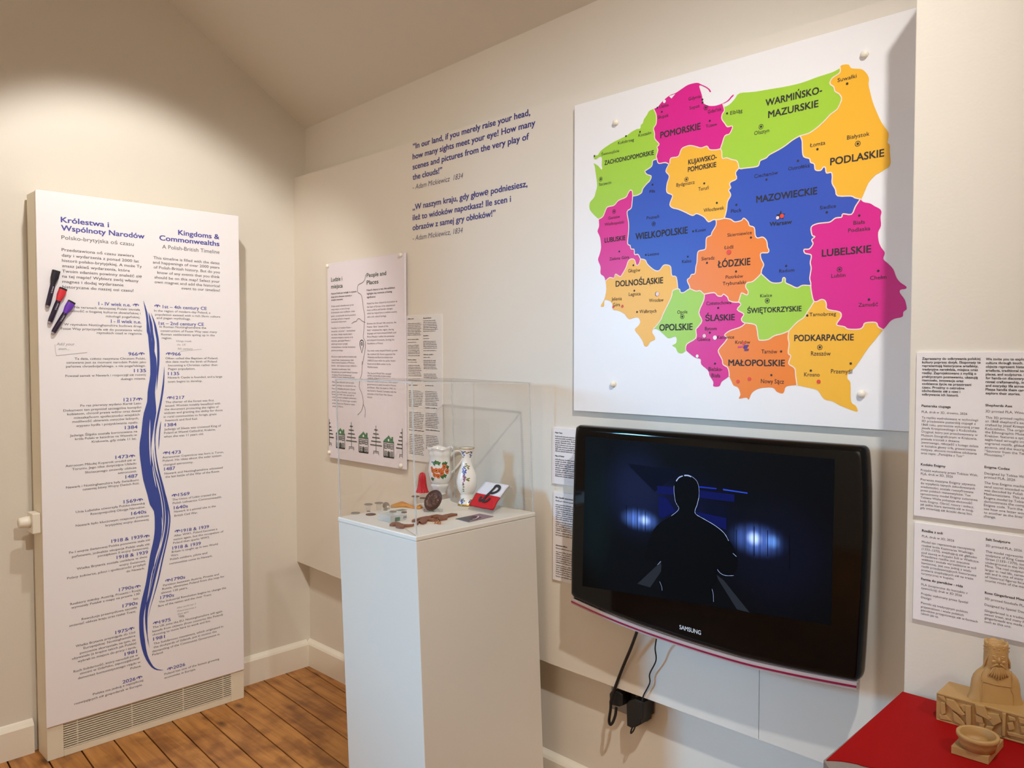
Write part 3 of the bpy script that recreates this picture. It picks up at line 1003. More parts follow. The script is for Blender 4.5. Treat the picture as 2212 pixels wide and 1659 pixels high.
lines(bd, PO, 'e', [('Poland has been shaped by its position at', 615, 780, 1048), ('the heart of Europe. It has experienced', 615, 830, 1015), ('many conflicts and border changes,', 615, 875, 985),
                    ('which has helped form a resilient country', 616, 922, 1045), ('with a rich cultural heritage.', 616, 972, 895), ('Between the 5th and 10th centuries, the', 616, 1068, 1035),
                    ('Polanie– Slavic “people of the', 616, 1115, 920), ('fields”–inhabited the region, sharing', 616, 1163, 1000), ('language and nature-based beliefs until', 618, 1208, 1032),
                    ('Prince Mieszko I unified the territories', 618, 1256, 1005), ('and adopted Christianity, forming the', 618, 1305, 1005), ('foundations of Poland.', 620, 1352, 845),
                    ("Key trade routes shaped Poland's growth:", 622, 1455, 1055), ('the medieval Salt Route supported the', 622, 1505, 1020), ('Wieliczka and Bochnia mines–now', 623, 1550, 985),
                    ('UNESCO sites–while the earlier Amber', 623, 1597, 1025), ('Road carried Baltic amber to the', 623, 1644, 955)], 25)
lines(bd, PO, 'f', [('Mediterranean.', 623, 97, 775), ('The Second World War changed', 623, 185, 960), ('borders and the lives of many people', 623, 219, 955), ('region. General Sikorski led the', 628, 252, 1035),
                    ('wartime Polish forces and their exiled', 618, 300, 1052), ('government-in-exile formed in France', 618, 344, 1030), ('and Britain. After his death in 1943, he', 618, 388, 1025),
                    ('was buried at Newark Cemetery with the', 618, 434, 1035), ('comrades of the Polish War Graves', 618, 480, 980), ('section.', 620, 527, 695)], 25)
bd.build('body_lettering', M_GREYINK, po)
ro = MB()
for z, pts in (('e', ((598, 350), (580, 430), (545, 470), (490, 500), (478, 560), (485, 610), (530, 640), (550, 720), (560, 820), (575, 890), (582, 980), (575, 1060), (570, 1160),
                      (560, 1250), (590, 1310), (590, 1400), (565, 1560), (550, 1640))),
               ('e', ((395, 1055), (430, 1030), (465, 1020), (480, 990), (510, 985), (540, 1015), (590, 1040))),
               ('f', ((545, 0), (545, 80), (540, 180), (520, 250), (508, 300), (505, 380), (540, 460), (562, 580), (555, 650), (530, 720), (480, 770))),
               ('f', ((562, 620), (590, 700), (585, 810)))):
    ro.strip(smooth([tuple(q) for q in PO.poly(z, pts, 0.0008)], 3), 0.0022, UX, UZ)
ro.build('river_line', mat('line_ink', '6B6064', 0.6), po)
mk = MB()
c = PO.at('e', 540, 1345, 0.0009)
rr = 0.0135
out = [c + UX * (rr * math.cos(q)) + UZ * (rr * 1.1 * math.sin(q)) for q in [math.radians(d) for d in range(-30, 211, 15)]] + [c - UZ * 0.036]
mk.strip(out + [out[0]], 0.0035, UX, UZ)
mk.disc(c, 0.0065, UX, UZ, 20, 0.0035)
mk.build('place_marker', M_INK, po)
hs, gw = mat('house_ink', '35423A', 0.6), mat('roof_green_ink', '3F7A4E', 0.6)
for x0, x1_, yt, yb, dy in ((175, 298, 1045, 1238, 14), (500, 632, 1098, 1300, 16), (855, 1000, 1158, 1368, 18)):
    a_ = PO.at('f', x0, yb, 0.0008)
    b_ = PO.at('f', x1_, yb + dy, 0.0008)
    w_ = b_.x - a_.x
    h_ = PO.at('f', x0, yt, 0.0008).z - a_.z
    o_ = a_

    def Q(fx, fz):
        return o_ + UX * (w_ * fx) + UZ * (h_ * fz)

    m = MB()
    for pth in ([(0, 0), (0, 1), (1, 1), (1, 0), (0, 0)], [(0.42, 0), (0.42, 0.34), (0.5, 0.4), (0.58, 0.34), (0.58, 0)]):
        m.strip([Q(*q) for q in pth], 0.004, UX, UZ)
    m.strip([Q(0, 0.01), Q(1, 0.01)], 0.006, UX, UZ)
    m.strip([Q(0.5, 0.03), Q(0.5, 0.34)], 0.008, UX, UZ)
    for fx, fz, ww, hh in ((0.1, 0.12, 0.22, 0.26), (0.68, 0.12, 0.22, 0.26), (0.08, 0.58, 0.24, 0.32), (0.40, 0.62, 0.2, 0.26), (0.68, 0.58, 0.24, 0.32)):
        m.strip([Q(fx, fz), Q(fx + ww, fz), Q(fx + ww, fz + hh), Q(fx, fz + hh), Q(fx, fz)], 0.0034, UX, UZ)
        m.strip([Q(fx + ww / 2, fz), Q(fx + ww / 2, fz + hh)], 0.002, UX, UZ)
        m.strip([Q(fx, fz + hh / 2), Q(fx + ww, fz + hh / 2)], 0.002, UX, UZ)
    hp = m.build('house_print', hs, po)
    m = MB()
    m.add([Q(-0.06, 1.02), Q(1.04, 1.02), Q(0.95, 1.14), Q(0.56, 1.42), Q(0.5, 1.5), Q(0.44, 1.42), Q(0.05, 1.14)], [(0, 1, 2, 3, 4, 5, 6)])
    m.strip([Q(0.86, 1.18), Q(0.86, 1.40)], 0.010, UX, UZ)
    rf_ = m.build('roof_print', gw, hp)
    MB().disc(Q(0.5, 1.16) - UY * 0.0003, 0.005, UX, UZ, 12).build('attic_window', M_PAPER, hp)
tmat = mat('tree_ink', '54605A', 0.6)
for cx_, yt, yb, half, side in ((392, 875, 1275, 75, 0), (745, 925, 1340, 83, 0), (1122, 968, 1390, 88, -1), (76, 830, 1212, 62, 1)):
    b_ = PO.at('f', cx_, yb, 0.0008)
    t_ = PO.at('f', cx_, yt, 0.0008)
    hw = (PO.at('f', cx_ + half, yb).x - PO.at('f', cx_ - half, yb).x) / 2
    h_ = t_.z - b_.z
    m = MB()
    m.strip([b_ + UZ * h_ * 0.1, b_ + UZ * h_], 0.0032, UX, UZ)
    for i, (fz, fw) in enumerate(((0.32, 1.0), (0.45, 0.82), (0.58, 0.62), (0.71, 0.44), (0.85, 0.26))):
        e0 = -1 if side <= 0 else 0
        e1 = 1 if side >= 0 else 0
        p_, q_ = b_ + UX * (hw * fw * e0) + UZ * (h_ * fz), b_ + UX * (hw * fw * e1) + UZ * (h_ * fz)
        for dz in (-0.012, 0.012):
            m.strip([p_ + UZ * h_ * dz, q_ + UZ * h_ * dz], 0.0022, UX, UZ)
        nn = max(2, int(10 * fw))
        for j in range(nn + 1):
            r_ = p_ + (q_ - p_) * (j / nn)
            m.strip([r_ - UZ * h_ * 0.014, r_ + UZ * h_ * 0.014], 0.0022, UX, UZ)
    e0, e1 = (-0.45 if side <= 0 else 0), (0.45 if side >= 0 else 0)
    m.strip([b_ + UX * hw * e0, b_ + UX * hw * e0 + UZ * h_ * 0.11, b_ + UX * hw * e1 + UZ * h_ * 0.11, b_ + UX * hw * e1], 0.003, UX, UZ)
    m.strip([b_ + UX * hw * e0 + UZ * h_ * 0.06, b_ + UX * hw * e1 + UZ * h_ * 0.06], 0.002, UX, UZ)
    m.build('tree_print', tmat, po)
for z, x, y in (('e', 55, 232), ('e', 1103, 72), ('f', 83, 1308), ('f', 1108, 1502)):
    pin_cap(po, PO.at(z, x, y), 0.0085, 0.0135)


# ---------------------------------------------------------------- caption sheets
def sheet(pl, z, TLp, BRp, thick, lbl, m=None, group=None):
    a_, b_ = pl.at(z, *TLp), pl.at(z, *BRp)
    t = thing('caption_panel', ((a_.x + b_.x) / 2, pl.val, (a_.z + b_.z) / 2), lbl, 'caption', group)
    MB().box((a_.x, pl.val, b_.z), (b_.x, pl.val + thick, a_.z)).build('sheet', m or M_PAPER, t, bevel=0.0006)
    return t


C1 = Plane(1, BOARD_Y - 0.005)
t = sheet(C1, 'p', (877.5, 682), (955.5, 1004), 0.005, 'narrow cream caption sheet with small print, right beside the lilac poster', M_CREAMP)
ds, dh = MB(), MB()
for sc, rows, hds in (
        ('e', [(1200, y, 1370 + (i * 37 % 25)) for i, y in enumerate((1040, 1062, 1085, 1110, 1132, 1156, 1178, 1202, 1225)) if i] + [(1203, y, 1360 + (i * 53 % 25)) for i, y in enumerate((1372, 1396, 1420, 1444, 1468, 1490))] +
         [(1422, y, 1600 + (i * 41 % 35)) for i, y in enumerate((1022, 1048, 1072, 1096, 1120, 1145, 1170))] + [(1423, y, 1600 + (i * 41 % 35)) for i, y in enumerate((1316, 1340, 1364, 1388, 1412))] +
         [(1203, 1520, 1370), (1203, 1612, 1330), (1424, 1448, 1610), (1424, 1545, 1520), (1425, 1590, 1600), (1425, 1614, 1595), (1425, 1640, 1600), (1424, 1275, 1505), (1200, 1330, 1320)],
         [(1198, 995, 1285), (1201, 1290, 1358), (1202, 1580, 1322), (1422, 985, 1535), (1422, 1235, 1500), (1423, 1505, 1575)]),
        ('f', [(1205, y, 1370 + (i * 37 % 28)) for i, y in enumerate((65, 90, 112, 135, 160, 185, 212))] + [(1428, y, 1600 + (i * 41 % 30)) for i, y in enumerate((66, 90, 112, 190, 215, 240))] +
         [(1213, y, 1385 + (i * 37 % 40)) for i, y in enumerate((430, 455, 478, 503, 528, 553, 576, 600, 622))] + [(1218, y, 1395 + (i * 37 % 40)) for i, y in enumerate((735, 760, 783, 808, 832, 856, 880, 905, 930, 952))] +
         [(1224, y, 1410 + (i * 37 % 30)) for i, y in enumerate((1055, 1080, 1104, 1128, 1153, 1178, 1203, 1228, 1252, 1276, 1302, 1325))] +
         [(1450, y, 1615 + (i * 41 % 35)) for i, y in enumerate((440, 463, 486, 510, 535, 558, 582, 607, 630))] + [(1454, y, 1620 + (i * 41 % 35)) for i, y in enumerate((752, 777, 801, 826, 850, 875, 899, 923, 948))] +
         [(1460, y, 1625 + (i * 41 % 35)) for i, y in enumerate((1070, 1094, 1118, 1142, 1166, 1190, 1214, 1238, 1255))],
         [(1213, 348, 1340), (1450, 355, 1570), (1217, 648, 1350), (1452, 675, 1620), (1222, 990, 1430), (1456, 990, 1660)])):
    dashes(ds, C1, sc, rows, 0.0042)
    for hq_ in hds:
        dh = MB()
        dashes(dh, C1, sc, [hq_], 0.0052)
        dh.build('heading_print', M_INK, t)
ds.build('small_print', M_GREYINK, t)
C2 = Plane(1, BOARD_Y - 0.006)
t = sheet(C2, 'n', (55, 55), (620, 700), 0.006, 'small white caption sheet with two headings, half hidden behind the top left of the television', None, 'captions left of the television')
p_ = C2.at('n', 55, 590)
ds, dh = MB(), MB()
text(dh, C2, 'n', 'Major Feast', 84, 112, 152, cap=13, bold=0.03)
dh.build('heading_lettering', M_INK, t)
dh = MB()
text(dh, C2, 'n', 'Map of Poland', 84, 330, 168, cap=13, bold=0.03)
dashes(ds, C2, 'n', [(84, y, 330 + (i * 37 % 25)) for i, y in enumerate((145, 165, 185, 205, 225, 245, 265, 283))], 0.0052)
ds.build('small_print', M_GREYINK, t)
ds = MB()
dashes(ds, C2, 'n', [(84, y, 335 + (i * 37 % 25)) for i, y in enumerate((362, 382, 402, 420, 440, 460, 480, 500, 518))], 0.0052)
ds.build('small_print', M_GREYINK, t)
dh.build('heading_lettering', M_INK, t)
t2 = sheet(C2, 'n', (62, 660), (620, 1760), 0.006, 'tall white caption sheet beside the lower left edge of the television', None, 'captions left of the television')
ds, dh = MB(), MB()
for hq_ in ((88, 722, 330), (90, 1172, 200)):
    dh = MB()
    dashes(dh, C2, 'n', [hq_], 0.0062)
    dh.build('heading_print', M_INK, t2)
dashes(ds, C2, 'n', [(88, y, 330 + (i * 37 % 25)) for i, y in enumerate((752, 788, 808, 828, 848, 866, 886, 905, 924, 950, 970, 990, 1010, 1028, 1052, 1074))], 0.0050)
ds.build('small_print', M_GREYINK, t2)
ds = MB()
dashes(ds, C2, 'n', [(90, y, 330 + (i * 37 % 25)) for i, y in enumerate((1198, 1232, 1252, 1272, 1292, 1312, 1332, 1358, 1378, 1398, 1418, 1438, 1462))], 0.0050)
ds.build('small_print', M_GREYINK, t2)
for o, yb in ((t, 585), (t2, 1490)):              # bottom edges where the photograph shows them
    sh = [c for c in o.children if c.name.startswith('sheet')][0]
    zb = C2.at('n', 62, yb).z
    zl = min(v.co.z for v in sh.data.vertices)
    for v in sh.data.vertices:
        if v.co.z < zl + 0.001:
            v.co.z = zb - (sh.matrix_parent_inverse.translation.z + o.location.z + sh.location.z)

# captions on the chimney breast
C3 = Plane(1, BRY - 0.005)
a_ = C3.at('g', 85, 88)
b_ = C3.at('g', 70, 1590)
t = thing('caption_panel', (a_.x + 0.2, C3.val, (a_.z + b_.z) / 2), 'upper white caption sheet in two columns of print on the projecting wall at right', 'caption', 'captions on the projecting wall')
MB().box((a_.x, C3.val, b_.z), (a_.x + 0.42, C3.val + 0.005, a_.z)).build('sheet', M_PAPER, t, bevel=0.0006)
hd, bd = MB(), MB()
lines(hd, C3, 'g', [('Zapraszamy do odkrywania polskiej', 136, 157, 670), ('kultury poprzez dotyk. Eksponaty te', 136, 190, 672), ('reprezentują historyczne artefakty,', 136, 222, 650),
                    ('tradycyjne narzędzia, miejsca oraz', 136, 255, 648), ('rzeźby. Zaprojektowane z myślą o', 136, 288, 633), ('praktycznym poznawaniu, ukazują', 136, 322, 645),
                    ('rzemiosło, innowacje oraz', 135, 355, 515), ('codzienne życie na przestrzeni', 135, 387, 587), ('czasu. Prosimy o ostrożne', 135, 420, 523),
                    ('obchodzenie się z nimi i', 134, 452, 485), ('odkrywanie ich historii.', 134, 485, 470)], 21, bold=0.018)
for i, s in enumerate(('We invite you to explore Polish', 'culture through touch. These', 'objects represent historical', 'artefacts, traditional tools,', 'places, and sculptures. Designed',
                       'for hands-on discovery, they', 'reveal craftsmanship, innovation,', 'and everyday life across time.', 'Please handle them carefully and', 'explore their stories.')):
    text(hd, C3, 'g', s, 722 - i * 0.3, 162 + i * 34.7, cap=22, bold=0.018, xs=1.0)
for s, x0, y0, x1_ in (('Pasterska ciupaga', 132, 590, 398), ('Kodeks Enigmy', 124, 1128, 350), ('Shepherds Axe', 718, 585, 962), ('Enigma Codex', 709, 1152, 942)):
    hx = MB()
    text(hx, C3, 'g', s, x0, y0, x1_, cap=21, bold=0.018)
    hx.build('heading_lettering', M_INK, t)
lines(bd, C3, 'g', [('PLA, druk w 3D, drewno, 2026', 132, 645, 550), ('Ta replika wydrukowana w technologii', 132, 697, 650), ('3D przedstawia pasterską ciupagę z', 131, 729, 628),
                    ('1868 roku, pierwotnie wykonaną przez', 131, 762, 662), ('Józefa Krzeptowskiego z Kościeliska.', 130, 794, 640), ('Oryginał, który jest przechowywany w', 129, 827, 645),
                    ('Muzeum Etnograficznym w Krakowie,', 128, 860, 640), ('posiada trzonek z drewna', 128, 893, 478), ('jaworowego, rękojeść z kutego żelaza', 127, 925, 652),
                    ('w kształcie głowy orła, grawerowane', 127, 958, 628), ('motywy, złocone mosiężne zdobienia', 126, 990, 637), ('oraz napis: „Pamiątka z Tatr”', 125, 1023, 520),
                    ('Projekt wykonany przez Tobiasa Weh,', 123, 1180, 648), ('PLA, druk w 3D, 2026', 123, 1213, 418), ('Pierwsza maszyna Enigmy używana', 122, 1266, 625),
                    ('do wysyłania tajnych zakodowanych', 122, 1299, 620), ('wiadomości, została rozszyfrowana', 121, 1332, 607), ('przez polskich matematyków. Ten', 121, 1364, 580),
                    ('uproszczony model Enigmy autorstwa', 120, 1397, 645), ('Tobiasa Weha pokazuje złożoność', 120, 1430, 595), ('kodu Enigmy. Obróć rotory i zobacz,', 119, 1463, 612),
                    ('jak jedna litera zamienia się w inną,', 119, 1494, 605), ('gdy zmieniają się ścieżki danej linii.', 118, 1526, 598)], 20)
R2 = ['3D printed PLA, Wood, 2026', None, 'This 3D printed replica shows', 'an 1868 shepherd’s axe', 'crafted by Józef Krzeptowski of', 'Kościelisko. The original, in', 'the Ethnographic Museum in',
      'Kraków, features a sycamore', 'eagle-head wrought iron', 'engraved motifs, gilded brass', 'accents, and the inscription', '“Souvenir from the Tatra', 'Mountains.”']
for s, y in zip([q for q in R2 if q], (640, 697, 731, 765, 799, 832, 866, 900, 935, 970, 1004, 1038)):
    text(bd, C3, 'g', s, 718 - (y - 640) * 0.02, y, cap=21.5, xs=1.06)
for s, y in zip(('Designed by Tobias Weh, 3D', 'printed PLA, 2026', 'The first Enigma machine used to', 'send secret encoded messages', 'was decoded by Polish', 'Mathematicians. This simplified',
                 'Enigma model by Tobias Weh', 'demonstrates the complexity of the', 'Enigma code. Turn the rotors and', 'see how one letter would change', 'to another as the lines’ paths', 'change.'),
                (1210, 1245, 1297, 1332, 1366, 1400, 1435, 1468, 1502, 1536, 1570, 1603)):
    text(bd, C3, 'g', s, 708 - (y - 1210) * 0.015, y, cap=21.5, xs=1.06)
hd.build('bold_lettering', M_INK, t)
bd.build('body_lettering', M_GREYINK, t)
a_ = C3.at('h', 90, 45)
b_ = C3.at('h', 78, 1285)
t = thing('caption_panel', (a_.x + 0.2, C3.val, (a_.z + b_.z) / 2), 'lower white caption sheet on the projecting wall, just above the beige crowned bust', 'caption', 'captions on the projecting wall')
MB().box((a_.x, C3.val, b_.z), (a_.x + 0.42, C3.val + 0.005, a_.z)).build('sheet', M_PAPER, t, bevel=0.0006)
hd, bd = MB(), MB()
for s, x0, y0, x1_ in (('Rzeźba z soli', 188, 167, 450), ('Forma do pierników - róża', 178, 785, 710), ('Salt Sculpture', 1003, 278, 1315), ('Rose Gingerbread Mould', 992, 962, None)):
    hx = MB()
    text(hx, C3, 'h', s, x0, y0, x1_, cap=30, bold=0.02, xs=1.03)
    hx.build('heading_lettering', M_INK, t)
lines(bd, C3, 'h', [('PLA, druk w 3D, 2026', 187, 236, 600), ('Model ten reprezentuje rzeczywistą', 186, 308, 862), ('rzeźbę króla Kazimierza Wielkiego', 185, 355, 845),
                    ('(1333–1370), znajdującą się głęboko', 184, 400, 890), ('pod ziemią w Kopalni Soli w Wieliczce.', 183, 447, 918), ('Prawdziwa rzeźba jest znacznie', 182, 490, 795),
                    ('większa i została wyrzeźbiona w soli', 182, 533, 880), ('kamiennej, jest ona jedną z wielu', 181, 578, 815), ('rzeźb przedstawiających historyczne', 180, 622, 883),
                    ('postacie znajdujących się na trasie', 180, 668, 845), ('turystycznej w kopalni.', 179, 713, 598), ('PLA (bezpieczne do kontaktu z', 178, 855, 770),
                    ('żywnością) druk w 3D 2026', 177, 900, 698), ('Projekt wykonany przez Spatial', 176, 972, 775), ('Design', 175, 1018, 305), ('Pierniki są tradycyjnym polskim', 174, 1090, 772),
                    ('przysmakiem i wiele polskich', 173, 1138, 722), ('pierników przygotowuje się w formach', 173, 1182, 900), ('takich jak ta.', 172, 1225, 400)], 27)
for s, x, y in (('3D printed PLA, 2026', 1003, 358), ('This model represents the real', 1002, 434), ('sculpture of King Casimir the', 1001, 481), ('Great (1333–1370), located', 1000, 528),
                ('underground in the Wieliczka Salt', 999, 575), ('Mine. The real sculpture is much', 998, 621), ('larger in real life, carved in rock', 997, 667), ('salt and is one of many sculptures', 996, 712),
                ('of historical figures found on the', 995, 758), ('tourist route of the mine.', 994, 804), ('3D printed foodsafe PLA, 2026', 991, 1036), ('Designed by Spatial Design', 989, 1115),
                ('Gingerbread is a traditional Polish', 988, 1190), ('sweet treat, and many Polish', 987, 1237), ('gingerbreads are made in moulds', 987, 1283), ('such as this one.', 987, 1330)):
    text(bd, C3, 'h', s, x, y, cap=29, xs=1.06)
bd.build('body_lettering', M_GREYINK, t)

# ---------------------------------------------------------------- map of the provinces
MY = BOARD_Y - 0.013
MP = Plane(1, MY)
a_ = MP.at('p', 1241, 228)
b_ = MP.at('p', 1240, 887)
mp = thing('map_board', (a_.x + 0.49, MY, (a_.z + b_.z) / 2), 'large white map board of coloured provinces above the television', 'map')
MB().box((a_.x, MY, b_.z), (2.60, MY + 0.007, a_.z)).build('map_panel', mat('map_panel_white', 'EEECEC', 0.36, spec=0.4), mp, bevel=0.001)
NODE = {1: ('2', 752, 415), 2: ('2', 783, 890), 3: ('2', 905, 925), 4: ('2', 1382, 793), 5: ('2', 1405, 370), 6: ('2', 1557, 975), 7: ('2', 1420, 1447),
        8: ('4', 1415, 345), 9: ('2', 555, 1238), 10: ('2', 235, 1455), 11: ('4', 663, 735), 12: ('4', 315, 955), 13: ('4', 1035, 1030), 14: ('4', 1155, 1030),
        15: ('4', 1300, 1085), 16: ('5', 175, 1135), 17: ('5', 412, 835), 18: ('5', 935, 962), 19: ('5', 970, 1130), 20: ('5', 703, 1440), 21: ('5', 243, 1355),
        22: ('6', 742, 480), 23: ('6', 528, 338), 24: ('6', 1030, 652), 25: ('6', 1480, 712), 26: ('5', 1697, 1425), 27: ('3', 1303, 1440), 28: ('3', 1113, 205),
        29: ('3', 735, 845)}
ARC = {
    (1, 2): '2 775,465 780,510 775,560 752,600 762,650 765,700 805,748 785,775 793,805 778,860',
    (2, 3): '2 800,930 860,922 895,935',
    (3, 4): '2 915,880 985,865 1015,795 1060,770 1100,762 1150,772 1200,785 1255,768 1280,800 1340,803',
    (4, 5): '2 1400,740 1425,670 1470,650 1497,580 1450,585 1425,555 1395,510 1400,465 1420,430',
    (10, 1): '2 200,1425 150,1365 150,1300 190,1250 205,1200 218,1150 215,1090 205,1020 195,950 185,930 200,935 230,955 255,985 268,980 262,945 265,900 260,870 240,868 '
             '210,890 190,885 188,862 205,855 225,852 250,815 300,775 380,725 490,672 540,635 590,608 625,600 630,570 650,550 660,515 690,470 710,435',
    (1, 5): '2 790,398 830,350 900,290 960,265 1020,225 1080,188 1160,170 1200,185 1245,205 1280,230 1292,255 1280,255 1268,234 1240,214 1195,194 1182,205 1195,250 '
            '1210,300 1215,350 1235,372 1280,388 1340,385 1405,362 1450,335 1480,300 1500,282 1508,288 1485,312 1460,340 1410,367',
    (5, 28): '3 22,572 75,545 120,495 165,443 300,430 450,405 600,380 750,345 900,290 1040,245',
    (28, 29): '3 1115,235 1100,260 1040,300 1018,340 1025,362 1055,385 1065,425 1105,450 1128,495 1105,560 1080,600 1020,645 975,695 900,765 830,815 790,830',
    (29, 6): '3 665,885 600,935 545,970 490,1000 445,1025 415,1055 360,1080 345,1125 300,1140 210,1150 180,1155',
    (6, 4): '2 1540,910 1490,895 1440,878 1400,882 1395,820',
    (28, 27): '3 1125,180 1190,172 1215,205 1260,212 1320,218 1365,260 1385,310 1380,360 1400,450 1425,540 1470,650 1510,730 1565,810 1568,860 1560,910 1580,930 1582,1000 '
              '1588,1100 1560,1145 1480,1195 1440,1220 1380,1290 1340,1380 1315,1435',
    (29, 27): '3 755,890 758,970 770,1040 825,1060 835,1095 870,1110 880,1165 930,1170 955,1140 975,1145 985,1195 1030,1190 1040,1230 1038,1290 1070,1350 1090,1410 1215,1412 1255,1430',
    (27, 26): '5 1490,80 1560,95 1610,125 1665,155 1680,190 1670,240 1675,330 1645,400 1650,490 1675,555 1715,615 1700,680 1750,730 1805,790 1835,870 1875,925 1940,970 1935,995 '
              '1880,1005 1875,1040 1925,1110 1945,1190 1940,1215 1910,1240 1900,1290 1820,1310 1770,1340 1730,1390',
    (27, 18): '5 1450,60 1405,130 1365,210 1275,205 1260,240 1195,250 1140,290 1070,300 1000,310 940,345 950,430 980,445 945,480 960,520 920,575 865,580 875,620 935,635 940,670 '
              '930,720 940,780 925,880 935,930',
    (18, 19): '5 940,1010 955,1090',
    (19, 26): '5 1000,1130 1045,1108 1085,1120 1100,1160 1100,1195 1130,1218 1240,1240 1255,1290 1215,1350 1215,1380 1290,1395 1330,1420 1450,1420 1490,1390 1510,1355 1620,1350 1645,1395',
    (26, 25): '6 2000,410 1950,470 1900,545 1860,600 1820,635 1815,670 1835,700 1838,820 1870,850 1880,888 1820,870 1760,845 1715,820 1660,805 1620,750 1580,735 1510,720',
    (25, 20): '6 1472,650 1465,600 1425,570 1440,520 1422,500 1428,440 1422,400',
    (19, 20): '5 940,1180 900,1240 860,1300 800,1340 740,1400',
    (25, 24): '6 1440,715 1405,725 1395,755 1380,768 1345,755 1320,730 1255,730 1215,740 1180,765 1160,808 1145,795 1095,802 1105,775 1090,730 1060,715 1045,685',
    (24, 21): '6 1030,630 1020,595 990,575 985,545 960,495 965,470 1000,430 1018,400 1000,380 1035,352 1100,330 1130,310',
    (21, 20): '6 1200,310 1215,340 1225,405 1240,415 1290,410 1330,385 1380,372',
    (16, 21): '5 200,1160 160,1215 230,1260 205,1310 215,1340',
    (16, 17): '5 200,1050 215,1040 265,1060 275,1020 250,980 260,935 320,920 370,880',
    (15, 16): '4 1395,1070 1430,1100 1470,1105 1490,1085 1530,1115 1545,1150 1600,1165',
    (17, 18): '5 460,880 515,925 570,935 630,925 640,885 655,877 668,890 670,930 720,955 790,985 850,958',
    (7, 17): '5 90,262 135,290 205,275 230,250 275,290 290,330 340,350 350,430 375,460 430,450 470,490 480,555 495,590 480,615 410,620 412,680 440,740 420,790',
    (6, 7): '2 1525,1020 1535,1075 1480,1105 1470,1130 1480,1160 1460,1185 1480,1230 1450,1290 1440,1370',
    (7, 8): '4 1450,342',
    (8, 3): '4 1385,345 1340,365 1300,320 1245,290 1215,285 1180,302 1110,270 1040,240 980,225 955,190 980,120 975,95 925,68|2 880,1120 900,1050 868,1005 890,950',
    (8, 14): '4 1415,400 1375,470 1365,500 1320,525 1315,600 1305,640 1245,655 1230,690 1225,770 1215,810 1205,880 1170,890 1155,920 1130,940 1135,970 1150,1000',
    (2, 9): '2 745,905 735,955 690,990 670,1005 690,1035 730,1050 715,1095 690,1120 650,1170 640,1205 600,1230',
    (9, 10): '2 550,1190 530,1185 510,1215 490,1250 420,1280 380,1325 320,1340 300,1370 275,1430',
    (9, 11): '4 580,170 570,230 530,265 545,370 545,460 535,580 560,600 570,635 600,640 605,690 640,690',
    (12, 10): '4 300,910 265,880 265,810 240,745 255,690 270,620 260,520 235,460 250,410 248,345',
    (11, 12): '4 655,770 640,795 620,795 605,745 570,735 540,760 520,820 480,890 460,910 415,885 400,925 355,920',
    (11, 13): '4 710,745 735,790 800,845 850,850 890,800 930,795 965,815 975,900 1020,915',
    (13, 23): '4 985,1050 975,1100 940,1180 890,1280 865,1340 820,1400',
    (13, 14): '4 1055,1040 1060,1065 1090,1070 1130,1045',
    (14, 15): '4 1215,1055 1255,1050 1290,1080',
    (15, 22): '6 862,150 830,230 850,285 825,325 810,345 810,400 750,440',
    (23, 22): '6 560,345 600,380 630,402 675,390 680,430 652,450 675,465 690,495 715,502 735,490',
    (22, 24): '6 770,505 805,530 840,540 845,575 890,615 900,650 925,690 925,720 965,720 980,690 1015,665',
    (12, 23): '4 320,1000 320,1060 300,1140 265,1205 300,1205 305,1145 350,1150 380,1180 390,1240 440,1250 500,1280 520,1305 550,1335 600,1320 640,1320 660,1360 640,1400 605,1440 '
              '650,1500 685,1555 700,1600 730,1605 760,1560 805,1540 805,1510 780,1470 785,1435'}
OUTER = {(10, 1), (1, 5), (5, 28), (28, 27), (27, 26), (26, 25), (25, 24), (22, 24), (23, 22), (12, 23), (12, 10)}
arcs = {}
for k, s in ARC.items():
    pts = [NODE[k[0]]]
    for seg in s.split('|'):
        it = seg.split()
        pts += [(it[0],) + tuple(int(v) for v in q.split(',')) for q in it[1:]]
    pts.append(NODE[k[1]])
    arcs[k] = smooth([tuple(MP.at(*q)) for q in pts], 3)


def arc(i, j):
    return arcs[(i, j)] if (i, j) in arcs else arcs[(j, i)][::-1]


PC = {n: mat('print_' + n, c, 0.38, spec=0.35) for n, c in dict(green='A4CF3E', pink='D8218A', yellow='F3B633', blue='3A55B8', orange='EE8224').items()}
REG = [('green', (10, 1, 2, 9)), ('pink', (1, 5, 4, 3, 2)), ('green', (5, 28, 29, 6, 4)), ('yellow', (28, 27, 29)), ('yellow', (3, 4, 6, 7, 8)),
       ('blue', (2, 3, 8, 14, 13, 11, 9)), ('pink', (9, 11, 12, 10)), ('blue', (29, 27, 18, 17, 7, 6)), ('orange', (7, 17, 16, 15, 14, 8)),
       ('yellow', (11, 13, 23, 12)), ('green', (13, 14, 15, 22, 23)), ('pink', (15, 16, 21, 24, 22)), ('green', (16, 17, 18, 19, 20, 21)),
       ('pink', (27, 26, 19, 18)), ('orange', (21, 20, 25, 24)), ('yellow', (19, 26, 25, 20))]
for c, ring in REG:
    pts = []
    for i in range(len(ring)):
        pts += arc(ring[i], ring[(i + 1) % len(ring)])[:-1]
    vs = [Vector(p) - UY * 0.0005 for p in pts]
    m = MB()
    m.add(vs, [tuple(range(len(vs)))])
    o = m.build('province_print', PC[c], mp)
    bm = bmesh.new()
    bm.from_mesh(o.data)
    bmesh.ops.triangulate(bm, faces=bm.faces[:], ngon_method='EAR_CLIP')
    bm.to_mesh(o.data)
    bm.free()
m = MB()
for k, pts in arcs.items():
    if k not in OUTER:
        m.strip([Vector(p) - UY * 0.0009 for p in pts], 0.0028, UX, UZ)
